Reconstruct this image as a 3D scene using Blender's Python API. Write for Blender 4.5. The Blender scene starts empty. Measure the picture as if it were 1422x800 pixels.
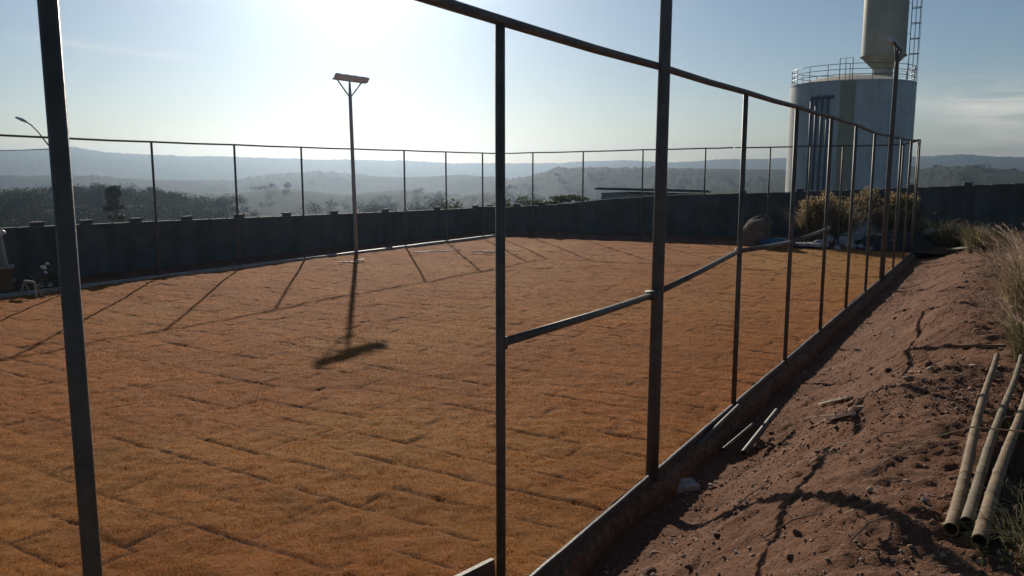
import bpy, math, random
import numpy as np
from mathutils import Vector, Matrix

random.seed(7)
R = math.radians
scene = bpy.context.scene
C = scene.collection

# ------------------------------------------------------------------ camera model (photo pixels 1422 x 800)
H, F, PITCH = 2.7, 1137.0, R(8.26)
cp, sp = math.cos(PITCH), math.sin(PITCH)

def ray(px, py):
    dx, dy = (px - 711) / F, (400 - py) / F
    return Vector((dx, cp + dy * sp, -sp + dy * cp))
def G(px, py, z=0.0):                 # point where the pixel's ray meets height z
    d = ray(px, py); t = (z - H) / d.z
    return Vector((d.x * t, d.y * t, z))
def W(px, py, D):                     # point at depth D
    d = ray(px, py)
    return Vector((d.x * D, d.y * D, H + d.z * D))
def on_line(px, py, A, B):            # point of the vertical plane A-B that the pixel's ray meets
    d = ray(px, py)
    ax, ay, bx, by = A[0], A[1], B[0] - A[0], B[1] - A[1]
    det = d.x * (-by) + bx * d.y
    t = (ax * (-by) + bx * ay) / det
    return Vector((d.x * t, d.y * t, H + d.z * t))

# field frame: s runs along the right-hand fence, d to its right
P0 = Vector((1.245, 6.98)); U2 = Vector((.515, .857)); N2 = Vector((.857, -.515))
def SD(s, d, z=0.0):
    p = P0 + U2 * s + N2 * d
    return Vector((p.x, p.y, z))
def sd_of(x, y):
    x = np.asarray(x) - P0.x; y = np.asarray(y) - P0.y
    return x * U2.x + y * U2.y, x * N2.x + y * N2.y

# ------------------------------------------------------------------ noise
def _hash(ix, iy, seed):
    h = (ix * 374761393 + iy * 668265263 + seed * 1442695041) & 0xFFFFFFFF
    h = ((h ^ (h >> 13)) * 1274126177) & 0xFFFFFFFF
    h = h ^ (h >> 16)
    return (h & 0xFFFFFF) / float(0xFFFFFF)
def vnoise(x, y, seed=0):
    x = np.asarray(x, dtype=np.float64); y = np.asarray(y, dtype=np.float64)
    ix = np.floor(x).astype(np.int64); iy = np.floor(y).astype(np.int64)
    fx, fy = x - ix, y - iy
    fx = fx * fx * (3 - 2 * fx); fy = fy * fy * (3 - 2 * fy)
    a = _hash(ix, iy, seed); b = _hash(ix + 1, iy, seed)
    c = _hash(ix, iy + 1, seed); d = _hash(ix + 1, iy + 1, seed)
    return (a + (b - a) * fx) * (1 - fy) + (c + (d - c) * fx) * fy
def fbm(x, y, seed=0, octs=4, gain=.5):
    t = 0; a = 1; n = 0
    for o in range(octs):
        t = t + a * (vnoise(x * 2 ** o + 17.3 * o, y * 2 ** o - 9.1 * o, seed + o) - .5); n += a; a *= gain
    return t / n * 2
def sstep(a, b, x):
    t = np.clip((np.asarray(x, dtype=np.float64) - a) / (b - a), 0, 1)
    return t * t * (3 - 2 * t)

# ------------------------------------------------------------------ mesh builder
ORG = {}
class MB:
    def __init__(self): self.v = []; self.f = []
    def add(self, vs, fs):
        b = len(self.v); self.v.extend([tuple(p) for p in vs]); self.f.extend([tuple(b + i for i in f) for f in fs])
    def box(self, c, size, M=None, taper=1.0):
        sx, sy, sz = [a / 2 for a in size]; vs = []
        for z in (-1, 1):
            k = taper if z > 0 else 1
            for x, y in ((-1, -1), (1, -1), (1, 1), (-1, 1)):
                p = Vector((x * sx * k, y * sy * k, z * sz))
                vs.append((M @ p if M else p) + Vector(c))
        self.add(vs, [(3, 2, 1, 0), (4, 5, 6, 7), (0, 1, 5, 4), (1, 2, 6, 5), (2, 3, 7, 6), (3, 0, 4, 7)])
    def tube(self, pts, r, n=10, cap=True):
        pts = [Vector(p) for p in pts]; rr = r if isinstance(r, (list, tuple)) else [r] * len(pts)
        t0 = (pts[1] - pts[0]).normalized()
        a = Vector((0, 0, 1)) if abs(t0.z) < .9 else Vector((1, 0, 0))
        x = t0.cross(a).normalized(); vs, fs = [], []
        for i, p in enumerate(pts):
            t = (pts[min(i + 1, len(pts) - 1)] - pts[max(i - 1, 0)]).normalized()
            x = (x - t * x.dot(t)).normalized(); y = t.cross(x)
            for k in range(n):
                an = 2 * math.pi * k / n
                vs.append(p + (x * math.cos(an) + y * math.sin(an)) * rr[i])
        for i in range(len(pts) - 1):
            for k in range(n):
                k2 = (k + 1) % n
                fs.append((i * n + k, i * n + k2, (i + 1) * n + k2, (i + 1) * n + k))
        if cap:
            fs.append(tuple(range(n))[::-1]); fs.append(tuple((len(pts) - 1) * n + k for k in range(n)))
        self.add(vs, fs)
    def lathe(self, prof, c, n=48, a0=0, a1=2 * math.pi):
        full = abs(a1 - a0 - 2 * math.pi) < 1e-6; m = n if full else n + 1; vs, fs = [], []
        for r, z in prof:
            for k in range(m):
                an = a0 + (a1 - a0) * k / n
                vs.append((c[0] + r * math.cos(an), c[1] + r * math.sin(an), c[2] + z))
        for i in range(len(prof) - 1):
            for k in range(n):
                k2 = (k + 1) % m
                fs.append((i * m + k, i * m + k2, (i + 1) * m + k2, (i + 1) * m + k))
        self.add(vs, fs)
    def ribbon(self, pts, ws, side):
        vs = []
        for p, w in zip(pts, ws):
            vs += [p - side * w / 2, p + side * w / 2]
        self.add(vs, [(2 * i, 2 * i + 1, 2 * i + 3, 2 * i + 2) for i in range(len(pts) - 1)])
    def rock(self, c, size, seed, rot=0, rough=.25, sub=2):
        rnd = random.Random(seed)
        import bmesh
        bm = bmesh.new(); bmesh.ops.create_icosphere(bm, subdivisions=sub, radius=1)
        dirs = [(Vector((rnd.gauss(0, 1), rnd.gauss(0, 1), rnd.gauss(0, 1))).normalized(), rnd.uniform(.55, .9)) for _ in range(9)]
        M = Matrix.Rotation(rot, 3, 'Z'); vs = []
        for v in bm.verts:
            p = v.co.copy()
            for dn, off in dirs:                       # chip flat facets off the ball
                k = p.dot(dn) - off
                if k > 0: p -= dn * k * .95
            p *= 1 + rnd.uniform(-rough, rough) * .2
            vs.append(M @ Vector((p.x * size[0], p.y * size[1], p.z * size[2])) + Vector(c))
        self.add(vs, [tuple(v.index for v in f.verts) for f in bm.faces]); bm.free()
    def build(self, name, mat, parent=None, org=None, smooth=False):
        if org is None: org = ORG[parent.name] if parent else Vector((0, 0, 0))
        me = bpy.data.meshes.new(name)
        me.from_pydata([tuple(Vector(p) - org) for p in self.v], [], self.f)
        me.materials.append(mat); me.update()
        if smooth: me.polygons.foreach_set('use_smooth', [True] * len(me.polygons))
        o = bpy.data.objects.new(name, me); C.objects.link(o)
        if parent: o.parent = parent
        else: o.location = org
        ORG[o.name] = Vector(org)
        return o
def np_mesh(name, V, quads, mat, smooth=True, attrs=None, org=(0, 0, 0)):
    me = bpy.data.meshes.new(name); k = quads.shape[1]
    me.vertices.add(len(V)); me.vertices.foreach_set('co', (V - np.array(org)).astype(np.float32).ravel())
    me.loops.add(quads.size); me.loops.foreach_set('vertex_index', quads.astype(np.int32).ravel())
    me.polygons.add(len(quads)); me.polygons.foreach_set('loop_start', np.arange(0, quads.size, k, dtype=np.int32))
    me.polygons.foreach_set('loop_total', np.full(len(quads), k, dtype=np.int32))
    me.update(calc_edges=True)
    if smooth: me.polygons.foreach_set('use_smooth', np.ones(len(quads), dtype=bool))
    for an, av in (attrs or {}).items():
        a = me.attributes.new(an, 'FLOAT', 'POINT'); a.data.foreach_set('value', av.astype(np.float32).ravel())
    me.materials.append(mat)
    o = bpy.data.objects.new(name, me); C.objects.link(o); o.location = org
    return o
def grid_quads(nr, nc):
    i = np.arange(nr - 1)[:, None] * nc + np.arange(nc - 1)[None, :]
    return np.stack([i, i + 1, i + nc + 1, i + nc], -1).reshape(-1, 4)
def tag(o, label=None, cat=None, group=None, kind=None):
    if label: o['label'] = label
    if cat: o['category'] = cat
    if group: o['group'] = group
    if kind: o['kind'] = kind
    return o
def thing(name, loc, label, cat, group=None):
    o = bpy.data.objects.new(name, None); C.objects.link(o); o.location = loc; o.empty_display_size = .2
    ORG[o.name] = Vector(loc)
    return tag(o, label, cat, group)

# ------------------------------------------------------------------ materials
def mat(name, col, rough=.8, col2=None, scale=8, detail=5, bump=0, bscale=40, metal=0, transl=0, island=None, contrast=(.35, .65), spec=.3):
    m = bpy.data.materials.new(name); m.use_nodes = True
    nt = m.node_tree; b = nt.nodes['Principled BSDF']; L = nt.links
    b.inputs['Roughness'].default_value = rough; b.inputs['Metallic'].default_value = metal
    b.inputs['Specular IOR Level'].default_value = spec
    tc = nt.nodes.new('ShaderNodeTexCoord')
    csock = None
    if col2 or island:
        if island:
            g = nt.nodes.new('ShaderNodeNewGeometry'); fac = g.outputs['Random Per Island']
            cols = island
        else:
            n = nt.nodes.new('ShaderNodeTexNoise'); n.inputs['Scale'].default_value = scale; n.inputs['Detail'].default_value = detail
            n.inputs['Roughness'].default_value = .65
            L.new(tc.outputs['Object'], n.inputs['Vector']); fac = n.outputs['Fac']; cols = (col, col2)
        r = nt.nodes.new('ShaderNodeValToRGB'); e = r.color_ramp.elements
        lo, hi = (0, 1) if island else contrast
        e[0].position = lo; e[0].color = (*cols[0], 1); e[1].position = hi; e[1].color = (*cols[-1], 1)
        for i, c in enumerate(cols[1:-1]):
            q = e.new(lo + (hi - lo) * (i + 1) / (len(cols) - 1)); q.color = (*c, 1)
        L.new(fac, r.inputs['Fac']); csock = r.outputs['Color']; L.new(csock, b.inputs['Base Color'])
    else:
        b.inputs['Base Color'].default_value = (*col, 1)
    if bump:
        n2 = nt.nodes.new('ShaderNodeTexNoise'); n2.inputs['Scale'].default_value = bscale; n2.inputs['Detail'].default_value = 6
        bp = nt.nodes.new('ShaderNodeBump'); bp.inputs['Strength'].default_value = bump; bp.inputs['Distance'].default_value = .02
        L.new(tc.outputs['Object'], n2.inputs['Vector']); L.new(n2.outputs['Fac'], bp.inputs['Height']); L.new(bp.outputs['Normal'], b.inputs['Normal'])
    if transl:
        t = nt.nodes.new('ShaderNodeBsdfTranslucent'); mx = nt.nodes.new('ShaderNodeMixShader'); mx.inputs[0].default_value = transl
        if csock: L.new(csock, t.inputs['Color'])
        else: t.inputs['Color'].default_value = (*col, 1)
        out = nt.nodes['Material Output']; L.new(b.outputs[0], mx.inputs[1]); L.new(t.outputs[0], mx.inputs[2]); L.new(mx.outputs[0], out.inputs[0])
    return m

M = {}
M['galv'] = mat('galvanised pipe', (.055, .056, .046), .55, (.15, .13, .1), scale=5, metal=.1, bump=.12, contrast=(.3, .75))
M['pole'] = mat('lamp pole steel', (.075, .08, .075), .55, (.11, .115, .11), scale=10, metal=.1)
M['lamp'] = mat('lamp housing', (.62, .64, .64), .6)  # housing grey raised to imitate glare over the lamp heads
M['glarepole'] = mat('glare lightened pole', (.28, .29, .29), .5, (.36, .37, .37), scale=10)  # left pole's steel, lightened so the colour imitates glare near the sun
M['lens'] = mat('lamp glass', (.7, .72, .73), .6, spec=.3)  # glass colour lightened to imitate glare on the shaded lamp face
M['kerb'] = mat('kerb steel', (.07, .072, .066), .5, (.12, .12, .11), scale=9, bump=.15, bscale=60, spec=.5)
M['footing'] = mat('footing mortar', (.1, .06, .035), .95, (.22, .15, .09), scale=14, bump=.8)
M['kerbpale'] = mat('kerb concrete', (.24, .23, .2), .6, (.4, .38, .34), scale=9, bump=.3, bscale=60, spec=.5)
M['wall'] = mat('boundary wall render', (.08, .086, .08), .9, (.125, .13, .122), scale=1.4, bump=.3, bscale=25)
M['cap'] = mat('pillar concrete', (.11, .12, .12), .9, (.19, .195, .19), scale=4, bump=.3)
M['tank'] = mat('reservoir paint', (.52, .51, .49), .5, (.62, .61, .59), scale=.8, detail=8, spec=.3)
M['stripe'] = mat('yellow band paint', (.36, .3, .2), .6, (.44, .37, .26), scale=2)
M['goblet'] = mat('elevated tank paint', (.36, .335, .26), .5, (.46, .43, .34), scale=.7, detail=8)
M['roofcap'] = mat('reservoir roof', (.5, .45, .34), .7, (.58, .53, .42), scale=1)
M['bluepipe'] = mat('blue pipe paint', (.1, .125, .18), .5, (.14, .17, .22), scale=6)
M['rail'] = mat('railing steel', (.1, .11, .11), .5, metal=.4)
M['bamboo'] = mat('weathered bamboo', (.12, .076, .036), .75, (.25, .17, .09), scale=7, bump=.15, bscale=30)
M['bamboo2'] = mat('grey green bamboo', (.1, .075, .042), .75, (.2, .155, .09), scale=7, bump=.15, bscale=30)
M['dark'] = mat('hollow dark', (.02, .018, .015), .9)
M['conc'] = mat('broken concrete', (.26, .255, .24), .95, (.46, .44, .41), scale=6, bump=.6, bscale=25)
M['stone'] = mat('pale stone', (.26, .23, .2), .9, (.4, .37, .33), scale=12, bump=.4)
M['wood'] = mat('pale offcut wood', (.66, .58, .42), .8, (.78, .7, .54), scale=10, bump=.2)
M['twig'] = mat('dry twig', (.15, .1, .065), .9, (.25, .18, .12), scale=20)
M['soilheap'] = mat('dark soil heap', (.03, .03, .026), .95, (.06, .056, .048), scale=5, bump=.8, bscale=14)
M['brownrock'] = mat('brown clod', (.1, .075, .055), .95, (.19, .145, .11), scale=4, bump=.7, bscale=12)
M['tarp'] = mat('blue tarp', (.02, .08, .14), .5, (.03, .12, .2), scale=5)
M['crate'] = mat('brown crate', (.13, .07, .035), .8, (.2, .11, .06), scale=6)
M['pale'] = mat('pale board', (.26, .23, .16), .8, (.38, .34, .25), scale=7)
M['plastic'] = mat('white plastic scrap', (.5, .5, .48), .5, (.65, .65, .63), scale=9, transl=.3)
M['shedwall'] = mat('shed wall', (.25, .25, .24), .9, (.36, .36, .34), scale=3)
M['shedroof'] = mat('shed roof sheet', (.06, .062, .06), .6, (.1, .1, .095), scale=4)
M['cable'] = mat('cable', (.03, .03, .03), .6)
M['bark'] = mat('bark', (.1, .075, .05), .95, (.16, .12, .085), scale=12, bump=.6)
M['leaf'] = mat('tree leaves', None, .6, transl=.35, island=[(.035, .06, .018), (.06, .09, .03), (.1, .1, .035)])
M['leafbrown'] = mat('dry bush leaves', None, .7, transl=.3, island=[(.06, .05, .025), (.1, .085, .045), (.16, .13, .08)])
M['leaftan'] = mat('tan leaves', None, .7, transl=.55, island=[(.18, .135, .06), (.28, .21, .1), (.34, .25, .15)])
M['wood_far'] = mat('far woods leaves', None, .8, transl=.06, island=[(.014, .026, .012), (.022, .036, .017), (.034, .042, .02)])
M['drygrass'] = mat('dry tall grass', None, .7, transl=.45, island=[(.2, .155, .085), (.32, .25, .15), (.4, .3, .21), (.25, .24, .1)])
M['pinkgrass'] = mat('pinkish seed grass', None, .7, transl=.45, island=[(.28, .19, .14), (.4, .29, .22), (.46, .35, .27)])
M['greengrass'] = mat('green yellow grass', None, .6, transl=.4, island=[(.07, .1, .02), (.13, .15, .035), (.22, .2, .07)])
M['tangrass'] = mat('olive tan grass', None, .7, transl=.4, island=[(.1, .1, .04), (.18, .155, .075), (.27, .22, .12), (.13, .12, .05)])
M['straw'] = mat('straw bits', None, .8, island=[(.2, .13, .07), (.4, .3, .18), (.3, .22, .13), (.12, .08, .05)])
M['weeds'] = mat('green weeds', None, .6, transl=.4, island=[(.04, .07, .015), (.07, .1, .025), (.15, .13, .06)])
M['sodblade'] = mat('dormant sod blades', None, .75, transl=.4, island=[(.26, .077, .015), (.42, .132, .024), (.62, .27, .065), (.33, .115, .022), (.3, .18, .036)])
M['gravel'] = mat('soil clods', None, .95, island=[(.1, .048, .028), (.21, .11, .068), (.44, .31, .22), (.14, .075, .042)])

def streaked(m, ang, block, amt=.7):
    """courses of blocks and vertical damp streaks on an existing plain material"""
    nt = m.node_tree; L = nt.links; b = nt.nodes['Principled BSDF']; src = b.inputs['Base Color'].links[0].from_socket
    tc = nt.nodes.new('ShaderNodeTexCoord'); mp = nt.nodes.new('ShaderNodeMapping'); mp.inputs['Rotation'].default_value = (0, 0, -ang); L.new(tc.outputs['Object'], mp.inputs['Vector'])
    m3 = nt.nodes.new('ShaderNodeMapping'); m3.inputs['Scale'].default_value = (2.6, 2.6, .22); L.new(mp.outputs[0], m3.inputs['Vector'])
    n = nt.nodes.new('ShaderNodeTexNoise'); n.inputs['Scale'].default_value = 1.; n.inputs['Detail'].default_value = 6; L.new(m3.outputs[0], n.inputs['Vector'])
    r = nt.nodes.new('ShaderNodeValToRGB'); r.color_ramp.elements[0].position = .33; r.color_ramp.elements[0].color = (.62, .6, .56, 1); r.color_ramp.elements[1].position = .58; r.color_ramp.elements[1].color = (1, 1, 1, 1); L.new(n.outputs['Fac'], r.inputs['Fac'])
    x = nt.nodes.new('ShaderNodeMix'); x.data_type = 'RGBA'; x.blend_type = 'MULTIPLY'; x.inputs[0].default_value = amt; L.new(src, x.inputs[6]); L.new(r.outputs[0], x.inputs[7]); out = x.outputs[2]
    if block:
        sp_ = nt.nodes.new('ShaderNodeSeparateXYZ'); L.new(mp.outputs[0], sp_.inputs[0]); cb = nt.nodes.new('ShaderNodeCombineXYZ'); L.new(sp_.outputs['X'], cb.inputs[0]); L.new(sp_.outputs['Z'], cb.inputs[1])
        bt = nt.nodes.new('ShaderNodeTexBrick'); bt.inputs['Scale'].default_value = 1; bt.inputs['Brick Width'].default_value = .4; bt.inputs['Row Height'].default_value = .2; bt.inputs['Mortar Size'].default_value = .012
        bt.inputs['Color1'].default_value = (1, 1, 1, 1); bt.inputs['Color2'].default_value = (.84, .84, .84, 1); bt.inputs['Mortar'].default_value = (.72, .72, .72, 1); L.new(cb.outputs[0], bt.inputs['Vector'])
        y = nt.nodes.new('ShaderNodeMix'); y.data_type = 'RGBA'; y.blend_type = 'MULTIPLY'; y.inputs[0].default_value = .45; L.new(out, y.inputs[6]); L.new(bt.outputs['Color'], y.inputs[7]); out = y.outputs[2]
    L.new(out, b.inputs['Base Color'])
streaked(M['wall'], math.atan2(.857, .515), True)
M['wallfar'] = mat('far wall render', (.08, .086, .08), .9, (.125, .13, .122), scale=1.4, bump=.3, bscale=25); streaked(M['wallfar'], math.atan2(-.35, .93), True)
streaked(M['tank'], 0, False, .3); streaked(M['goblet'], 0, False, .35)

def sod_material():
    m = bpy.data.materials.new('dormant sod'); m.use_nodes = True; nt = m.node_tree; L = nt.links; b = nt.nodes['Principled BSDF']
    b.inputs['Roughness'].default_value = .9; b.inputs['Specular IOR Level'].default_value = .1
    tc = nt.nodes.new('ShaderNodeTexCoord')
    def noise(sc, det=4, dist=0):
        n = nt.nodes.new('ShaderNodeTexNoise'); n.inputs['Scale'].default_value = sc; n.inputs['Detail'].default_value = det
        n.inputs['Roughness'].default_value = .7; n.inputs['Distortion'].default_value = dist
        L.new(tc.outputs['Object'], n.inputs['Vector']); return n.outputs['Fac']
    def ramp(f, cs):
        r = nt.nodes.new('ShaderNodeValToRGB'); e = r.color_ramp.elements
        e[0].position, e[0].color = cs[0][0], (*cs[0][1], 1); e[1].position, e[1].color = cs[-1][0], (*cs[-1][1], 1)
        for p, c in cs[1:-1]: q = e.new(p); q.color = (*c, 1)
        L.new(f, r.inputs['Fac']); return r.outputs['Color']
    def mix(f, a, c, t='MIX'):
        x = nt.nodes.new('ShaderNodeMix'); x.data_type = 'RGBA'; x.blend_type = t
        if isinstance(f, float): x.inputs[0].default_value = f
        else: L.new(f, x.inputs[0])
        L.new(a, x.inputs[6]); L.new(c, x.inputs[7]); return x.outputs[2]
    big = ramp(noise(.45, 4, .5), [(.3, (.3, .092, .015)), (.5, (.4, .132, .021)), (.7, (.37, .155, .028))])
    fine = ramp(noise(70, 5), [(.3, (.15, .05, .012)), (.5, (.34, .118, .026)), (.72, (.54, .24, .07))])
    mid = ramp(noise(3.2, 5, .6), [(.32, (.22, .068, .013)), (.52, (.4, .132, .021)), (.7, (.46, .185, .036))])
    col = mix(.5, big, fine); col = mix(.35, col, mid)
    at2 = nt.nodes.new('ShaderNodeAttribute'); at2.attribute_name = 'tone'
    tr_ = nt.nodes.new('ShaderNodeValToRGB'); tr_.color_ramp.elements[0].color = (.78, .76, .72, 1); tr_.color_ramp.elements[1].color = (1, 1, 1, 1)
    L.new(at2.outputs['Fac'], tr_.inputs['Fac']); col = mix(1., col, tr_.outputs['Color'], 'MULTIPLY')
    gp = nt.nodes.new('ShaderNodeRGB'); gp.outputs[0].default_value = (.4, .2, .04, 1)
    gm_ = nt.nodes.new('ShaderNodeAttribute'); gm_.attribute_name = 'tint'; col = mix(gm_.outputs['Fac'], col, gp.outputs[0])
    at = nt.nodes.new('ShaderNodeAttribute'); at.attribute_name = 'gap'
    soil = nt.nodes.new('ShaderNodeRGB'); soil.outputs[0].default_value = (.06, .026, .013, 1)
    col = mix(at.outputs['Fac'], col, soil.outputs[0])
    L.new(col, b.inputs['Base Color'])
    n2 = noise(110, 4); bp = nt.nodes.new('ShaderNodeBump'); bp.inputs['Strength'].default_value = .8; bp.inputs['Distance'].default_value = .02
    L.new(n2, bp.inputs['Height'])
    n3 = noise(22, 5); bp2 = nt.nodes.new('ShaderNodeBump'); bp2.inputs['Strength'].default_value = .6; bp2.inputs['Distance'].default_value = .05
    L.new(n3, bp2.inputs['Height']); L.new(bp.outputs['Normal'], bp2.inputs['Normal']); L.new(bp2.outputs['Normal'], b.inputs['Normal'])
    return m
M['sod'] = sod_material()

def soil_material(name, cols, s1=1.1, s2=55):
    m = bpy.data.materials.new(name); m.use_nodes = True; nt = m.node_tree; L = nt.links; b = nt.nodes['Principled BSDF']
    b.inputs['Roughness'].default_value = .95; b.inputs['Specular IOR Level'].default_value = .15
    tc = nt.nodes.new('ShaderNodeTexCoord')
    def noise(sc, det=5):
        n = nt.nodes.new('ShaderNodeTexNoise'); n.inputs['Scale'].default_value = sc; n.inputs['Detail'].default_value = det; n.inputs['Roughness'].default_value = .7
        L.new(tc.outputs['Object'], n.inputs['Vector']); return n.outputs['Fac']
    def ramp(f, cs):
        r = nt.nodes.new('ShaderNodeValToRGB'); e = r.color_ramp.elements
        e[0].position, e[0].color = .32, (*cs[0], 1); e[1].position, e[1].color = .7, (*cs[-1], 1)
        for i, c in enumerate(cs[1:-1]): q = e.new(.32 + .38 * (i + 1) / (len(cs) - 1)); q.color = (*c, 1)
        L.new(f, r.inputs['Fac']); return r.outputs['Color']
    x = nt.nodes.new('ShaderNodeMix'); x.data_type = 'RGBA'; x.inputs[0].default_value = .5
    L.new(ramp(noise(s1), cols), x.inputs[6]); L.new(ramp(noise(s2), cols), x.inputs[7]); L.new(x.outputs[2], b.inputs['Base Color'])
    bp = nt.nodes.new('ShaderNodeBump'); bp.inputs['Strength'].default_value = .8; bp.inputs['Distance'].default_value = .03
    L.new(noise(48), bp.inputs['Height']); L.new(bp.outputs['Normal'], b.inputs['Normal'])
    return m
M['soil'] = soil_material('red brown soil', [(.095, .04, .02), (.18, .085, .046), (.29, .155, .095)])
M['ground'] = soil_material('scrub and soil', [(.03, .04, .018), (.06, .058, .03), (.1, .08, .05)], .03, .3)

def hill_material():
    m = bpy.data.materials.new('wooded hills'); m.use_nodes = True; nt = m.node_tree; L = nt.links; b = nt.nodes['Principled BSDF']
    b.inputs['Roughness'].default_value = .95; b.inputs['Specular IOR Level'].default_value = .05
    tc = nt.nodes.new('ShaderNodeTexCoord')
    def noise(sc, det=5):
        n = nt.nodes.new('ShaderNodeTexNoise'); n.inputs['Scale'].default_value = sc; n.inputs['Detail'].default_value = det; n.inputs['Roughness'].default_value = .65
        L.new(tc.outputs['Object'], n.inputs['Vector']); return n.outputs['Fac']
    r = nt.nodes.new('ShaderNodeValToRGB'); e = r.color_ramp.elements
    e[0].position, e[0].color = .35, (.02, .034, .015, 1); e[1].position, e[1].color = .72, (.085, .085, .045, 1)
    q = e.new(.58); q.color = (.036, .046, .022, 1)
    L.new(noise(.006, 6), r.inputs['Fac'])
    r2 = nt.nodes.new('ShaderNodeValToRGB'); r2.color_ramp.elements[0].position = .3; r2.color_ramp.elements[0].color = (.5, .5, .5, 1); r2.color_ramp.elements[1].position = .7
    L.new(noise(.09, 4), r2.inputs['Fac'])
    x = nt.nodes.new('ShaderNodeMix'); x.data_type = 'RGBA'; x.blend_type = 'MULTIPLY'; x.inputs[0].default_value = 1
    L.new(r.outputs[0], x.inputs[6]); L.new(r2.outputs[0], x.inputs[7]); L.new(x.outputs[2], b.inputs['Base Color'])
    return m
M['hills'] = hill_material()

# ------------------------------------------------------------------ sod field
LA, LB = SD(-12, -15.9), SD(21.6, -15.1)         # left edge of the field
BA, BB = SD(21.6, -15.1), SD(23.1, 0)            # back edge of the field
def field_z(s, d):
    z = fbm(s * .35, d * .35, 5, 3) * .04 + fbm(s * 2.4, d * 2.4, 9, 3) * .013 + fbm(s * 6.5, d * 6.5, 19, 2) * .012
    return z
def sod_gaps(s, d):
    sw = s + fbm(s * 1.3, d * 1.3, 31, 3) * .06; dw = d + fbm(s * 1.2, d * 1.2, 41, 3) * .06
    rw = .46; row = np.floor(sw / rw); fr = sw / rw - row
    pl = .85; off = _hash(row.astype(np.int64), row.astype(np.int64) * 0 + 3, 77) * pl
    col = np.floor((dw + off) / pl); fc = (dw + off) / pl - col
    e1 = np.minimum(fr, 1 - fr) * rw; e2 = np.minimum(fc, 1 - fc) * pl
    rowb = np.round(sw / rw).astype(np.int64); colb = np.round((dw + off) / pl).astype(np.int64)
    k1 = _hash(rowb, np.floor((dw + off) / pl).astype(np.int64), 5) * .75 + fbm(s * 2.2, d * 2.2, 61, 4) * 1.3 + .17
    k2 = _hash(row.astype(np.int64), colb, 6) * .75 + fbm(s * 2.2, d * 2.2, 67, 4) * 1.3 + .2
    w = .023 * (1 + fbm(s * 9, d * 9, 71, 3) * .9)
    g1 = np.clip(1 - e1 / w.clip(.016, .034), 0, 1) * np.clip(k1 * 2 - .4, 0, 1)
    g2 = np.clip(1 - e2 / w.clip(.016, .034), 0, 1) * np.clip(k2 * 2 - .6, 0, 1)
    g = np.maximum(g1, g2)
    lift = (_hash(row.astype(np.int64), col.astype(np.int64), 9) - .5) * .012   # each piece sits a little high or low
    tone = _hash(row.astype(np.int64) + 7, col.astype(np.int64), 13)
    return g, lift, tone
sv = np.concatenate([np.arange(-12, 9, .035), np.arange(9, 23.4, .06)]); dv = np.arange(-16.0, -.03, .04)
S, D_ = np.meshgrid(sv, dv, indexing='ij')
left_d = -15.9 + (S + 12) / 33.6 * .8
D_ = np.maximum(D_, left_d); smax = 23.1 + D_ / 15.1 * 1.5; S = np.minimum(S, smax)
gap, lift, tone = sod_gaps(S, D_)
Z = field_z(S, D_) + lift - gap * .018 + fbm(S * 16, D_ * 16, 15, 2) * .008
X = P0.x + U2.x * S + N2.x * D_; Y = P0.y + U2.y * S + N2.y * D_
fld = np_mesh('field', np.stack([X, Y, Z], -1).reshape(-1, 3), grid_quads(*S.shape), M['sod'], True, {'gap': np.clip(gap * 1.1, 0, 1), 'tone': tone, 'tint': np.clip(sstep(-10, 0, D_) * .22 + sstep(6, 22, S) * .22 + fbm(S * .35, D_ * .35, 91, 4) * .6 - .05, 0, .55)})
tag(fld, 'flat pitch laid with orange brown dormant sod pieces and dark seams between them', 'sports field', kind='structure')

# short blades that stand up from the sod where the camera is near
rng = np.random.default_rng(3)
def scatter_blades(n, smin, smax, dmin, dmax):
    s = rng.uniform(smin, smax, n); d = rng.uniform(dmin, dmax, n)
    x = P0.x + U2.x * s + N2.x * d; y = P0.y + U2.y * s + N2.y * d
    dist = np.hypot(x, y); keep = rng.random(n) < np.clip((5.5 / np.maximum(dist, 3)) ** 2.0, 0, 1)
    keep &= (y > 1.5) & (np.abs(x) < y * .72 + 1) & (d > -15.6)
    s, d, x, y, dist = s[keep], d[keep], x[keep], y[keep], dist[keep]
    g, li, _t = sod_gaps(s, d); k = g < .3; s, d, x, y, dist, li = s[k], d[k], x[k], y[k], dist[k], li[k]
    return s, d, x, y, dist, field_z(s, d) + li
s, d, x, y, dist, z = scatter_blades(2600000, -8, 16, -15.6, -.06)
n = len(x); print('blades', n)
h = rng.uniform(.008, .024, n) * (.7 + .5 * vnoise(s * 3, d * 3, 88)); w = rng.uniform(.003, .005, n) * np.clip(dist / 6, 1, 2.2)
a = rng.uniform(0, 2 * np.pi, n); la = rng.uniform(0, 2 * np.pi, n); ln = rng.uniform(.2, 1.3, n) * h
P = np.stack([x, y, z - .004], -1); sd_ = np.stack([np.cos(a), np.sin(a), 0 * a], -1) * (w / 2)[:, None]
T = P + np.stack([np.cos(la) * ln, np.sin(la) * ln, h], -1)
V = np.stack([P - sd_, P + sd_, T], 1).reshape(-1, 3)
gr = np_mesh('grass', V, np.arange(3 * n).reshape(-1, 3), M['sodblade'], False)
tag(gr, 'short dry orange grass blades standing up from the laid sod', 'grass', kind='stuff')

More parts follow.
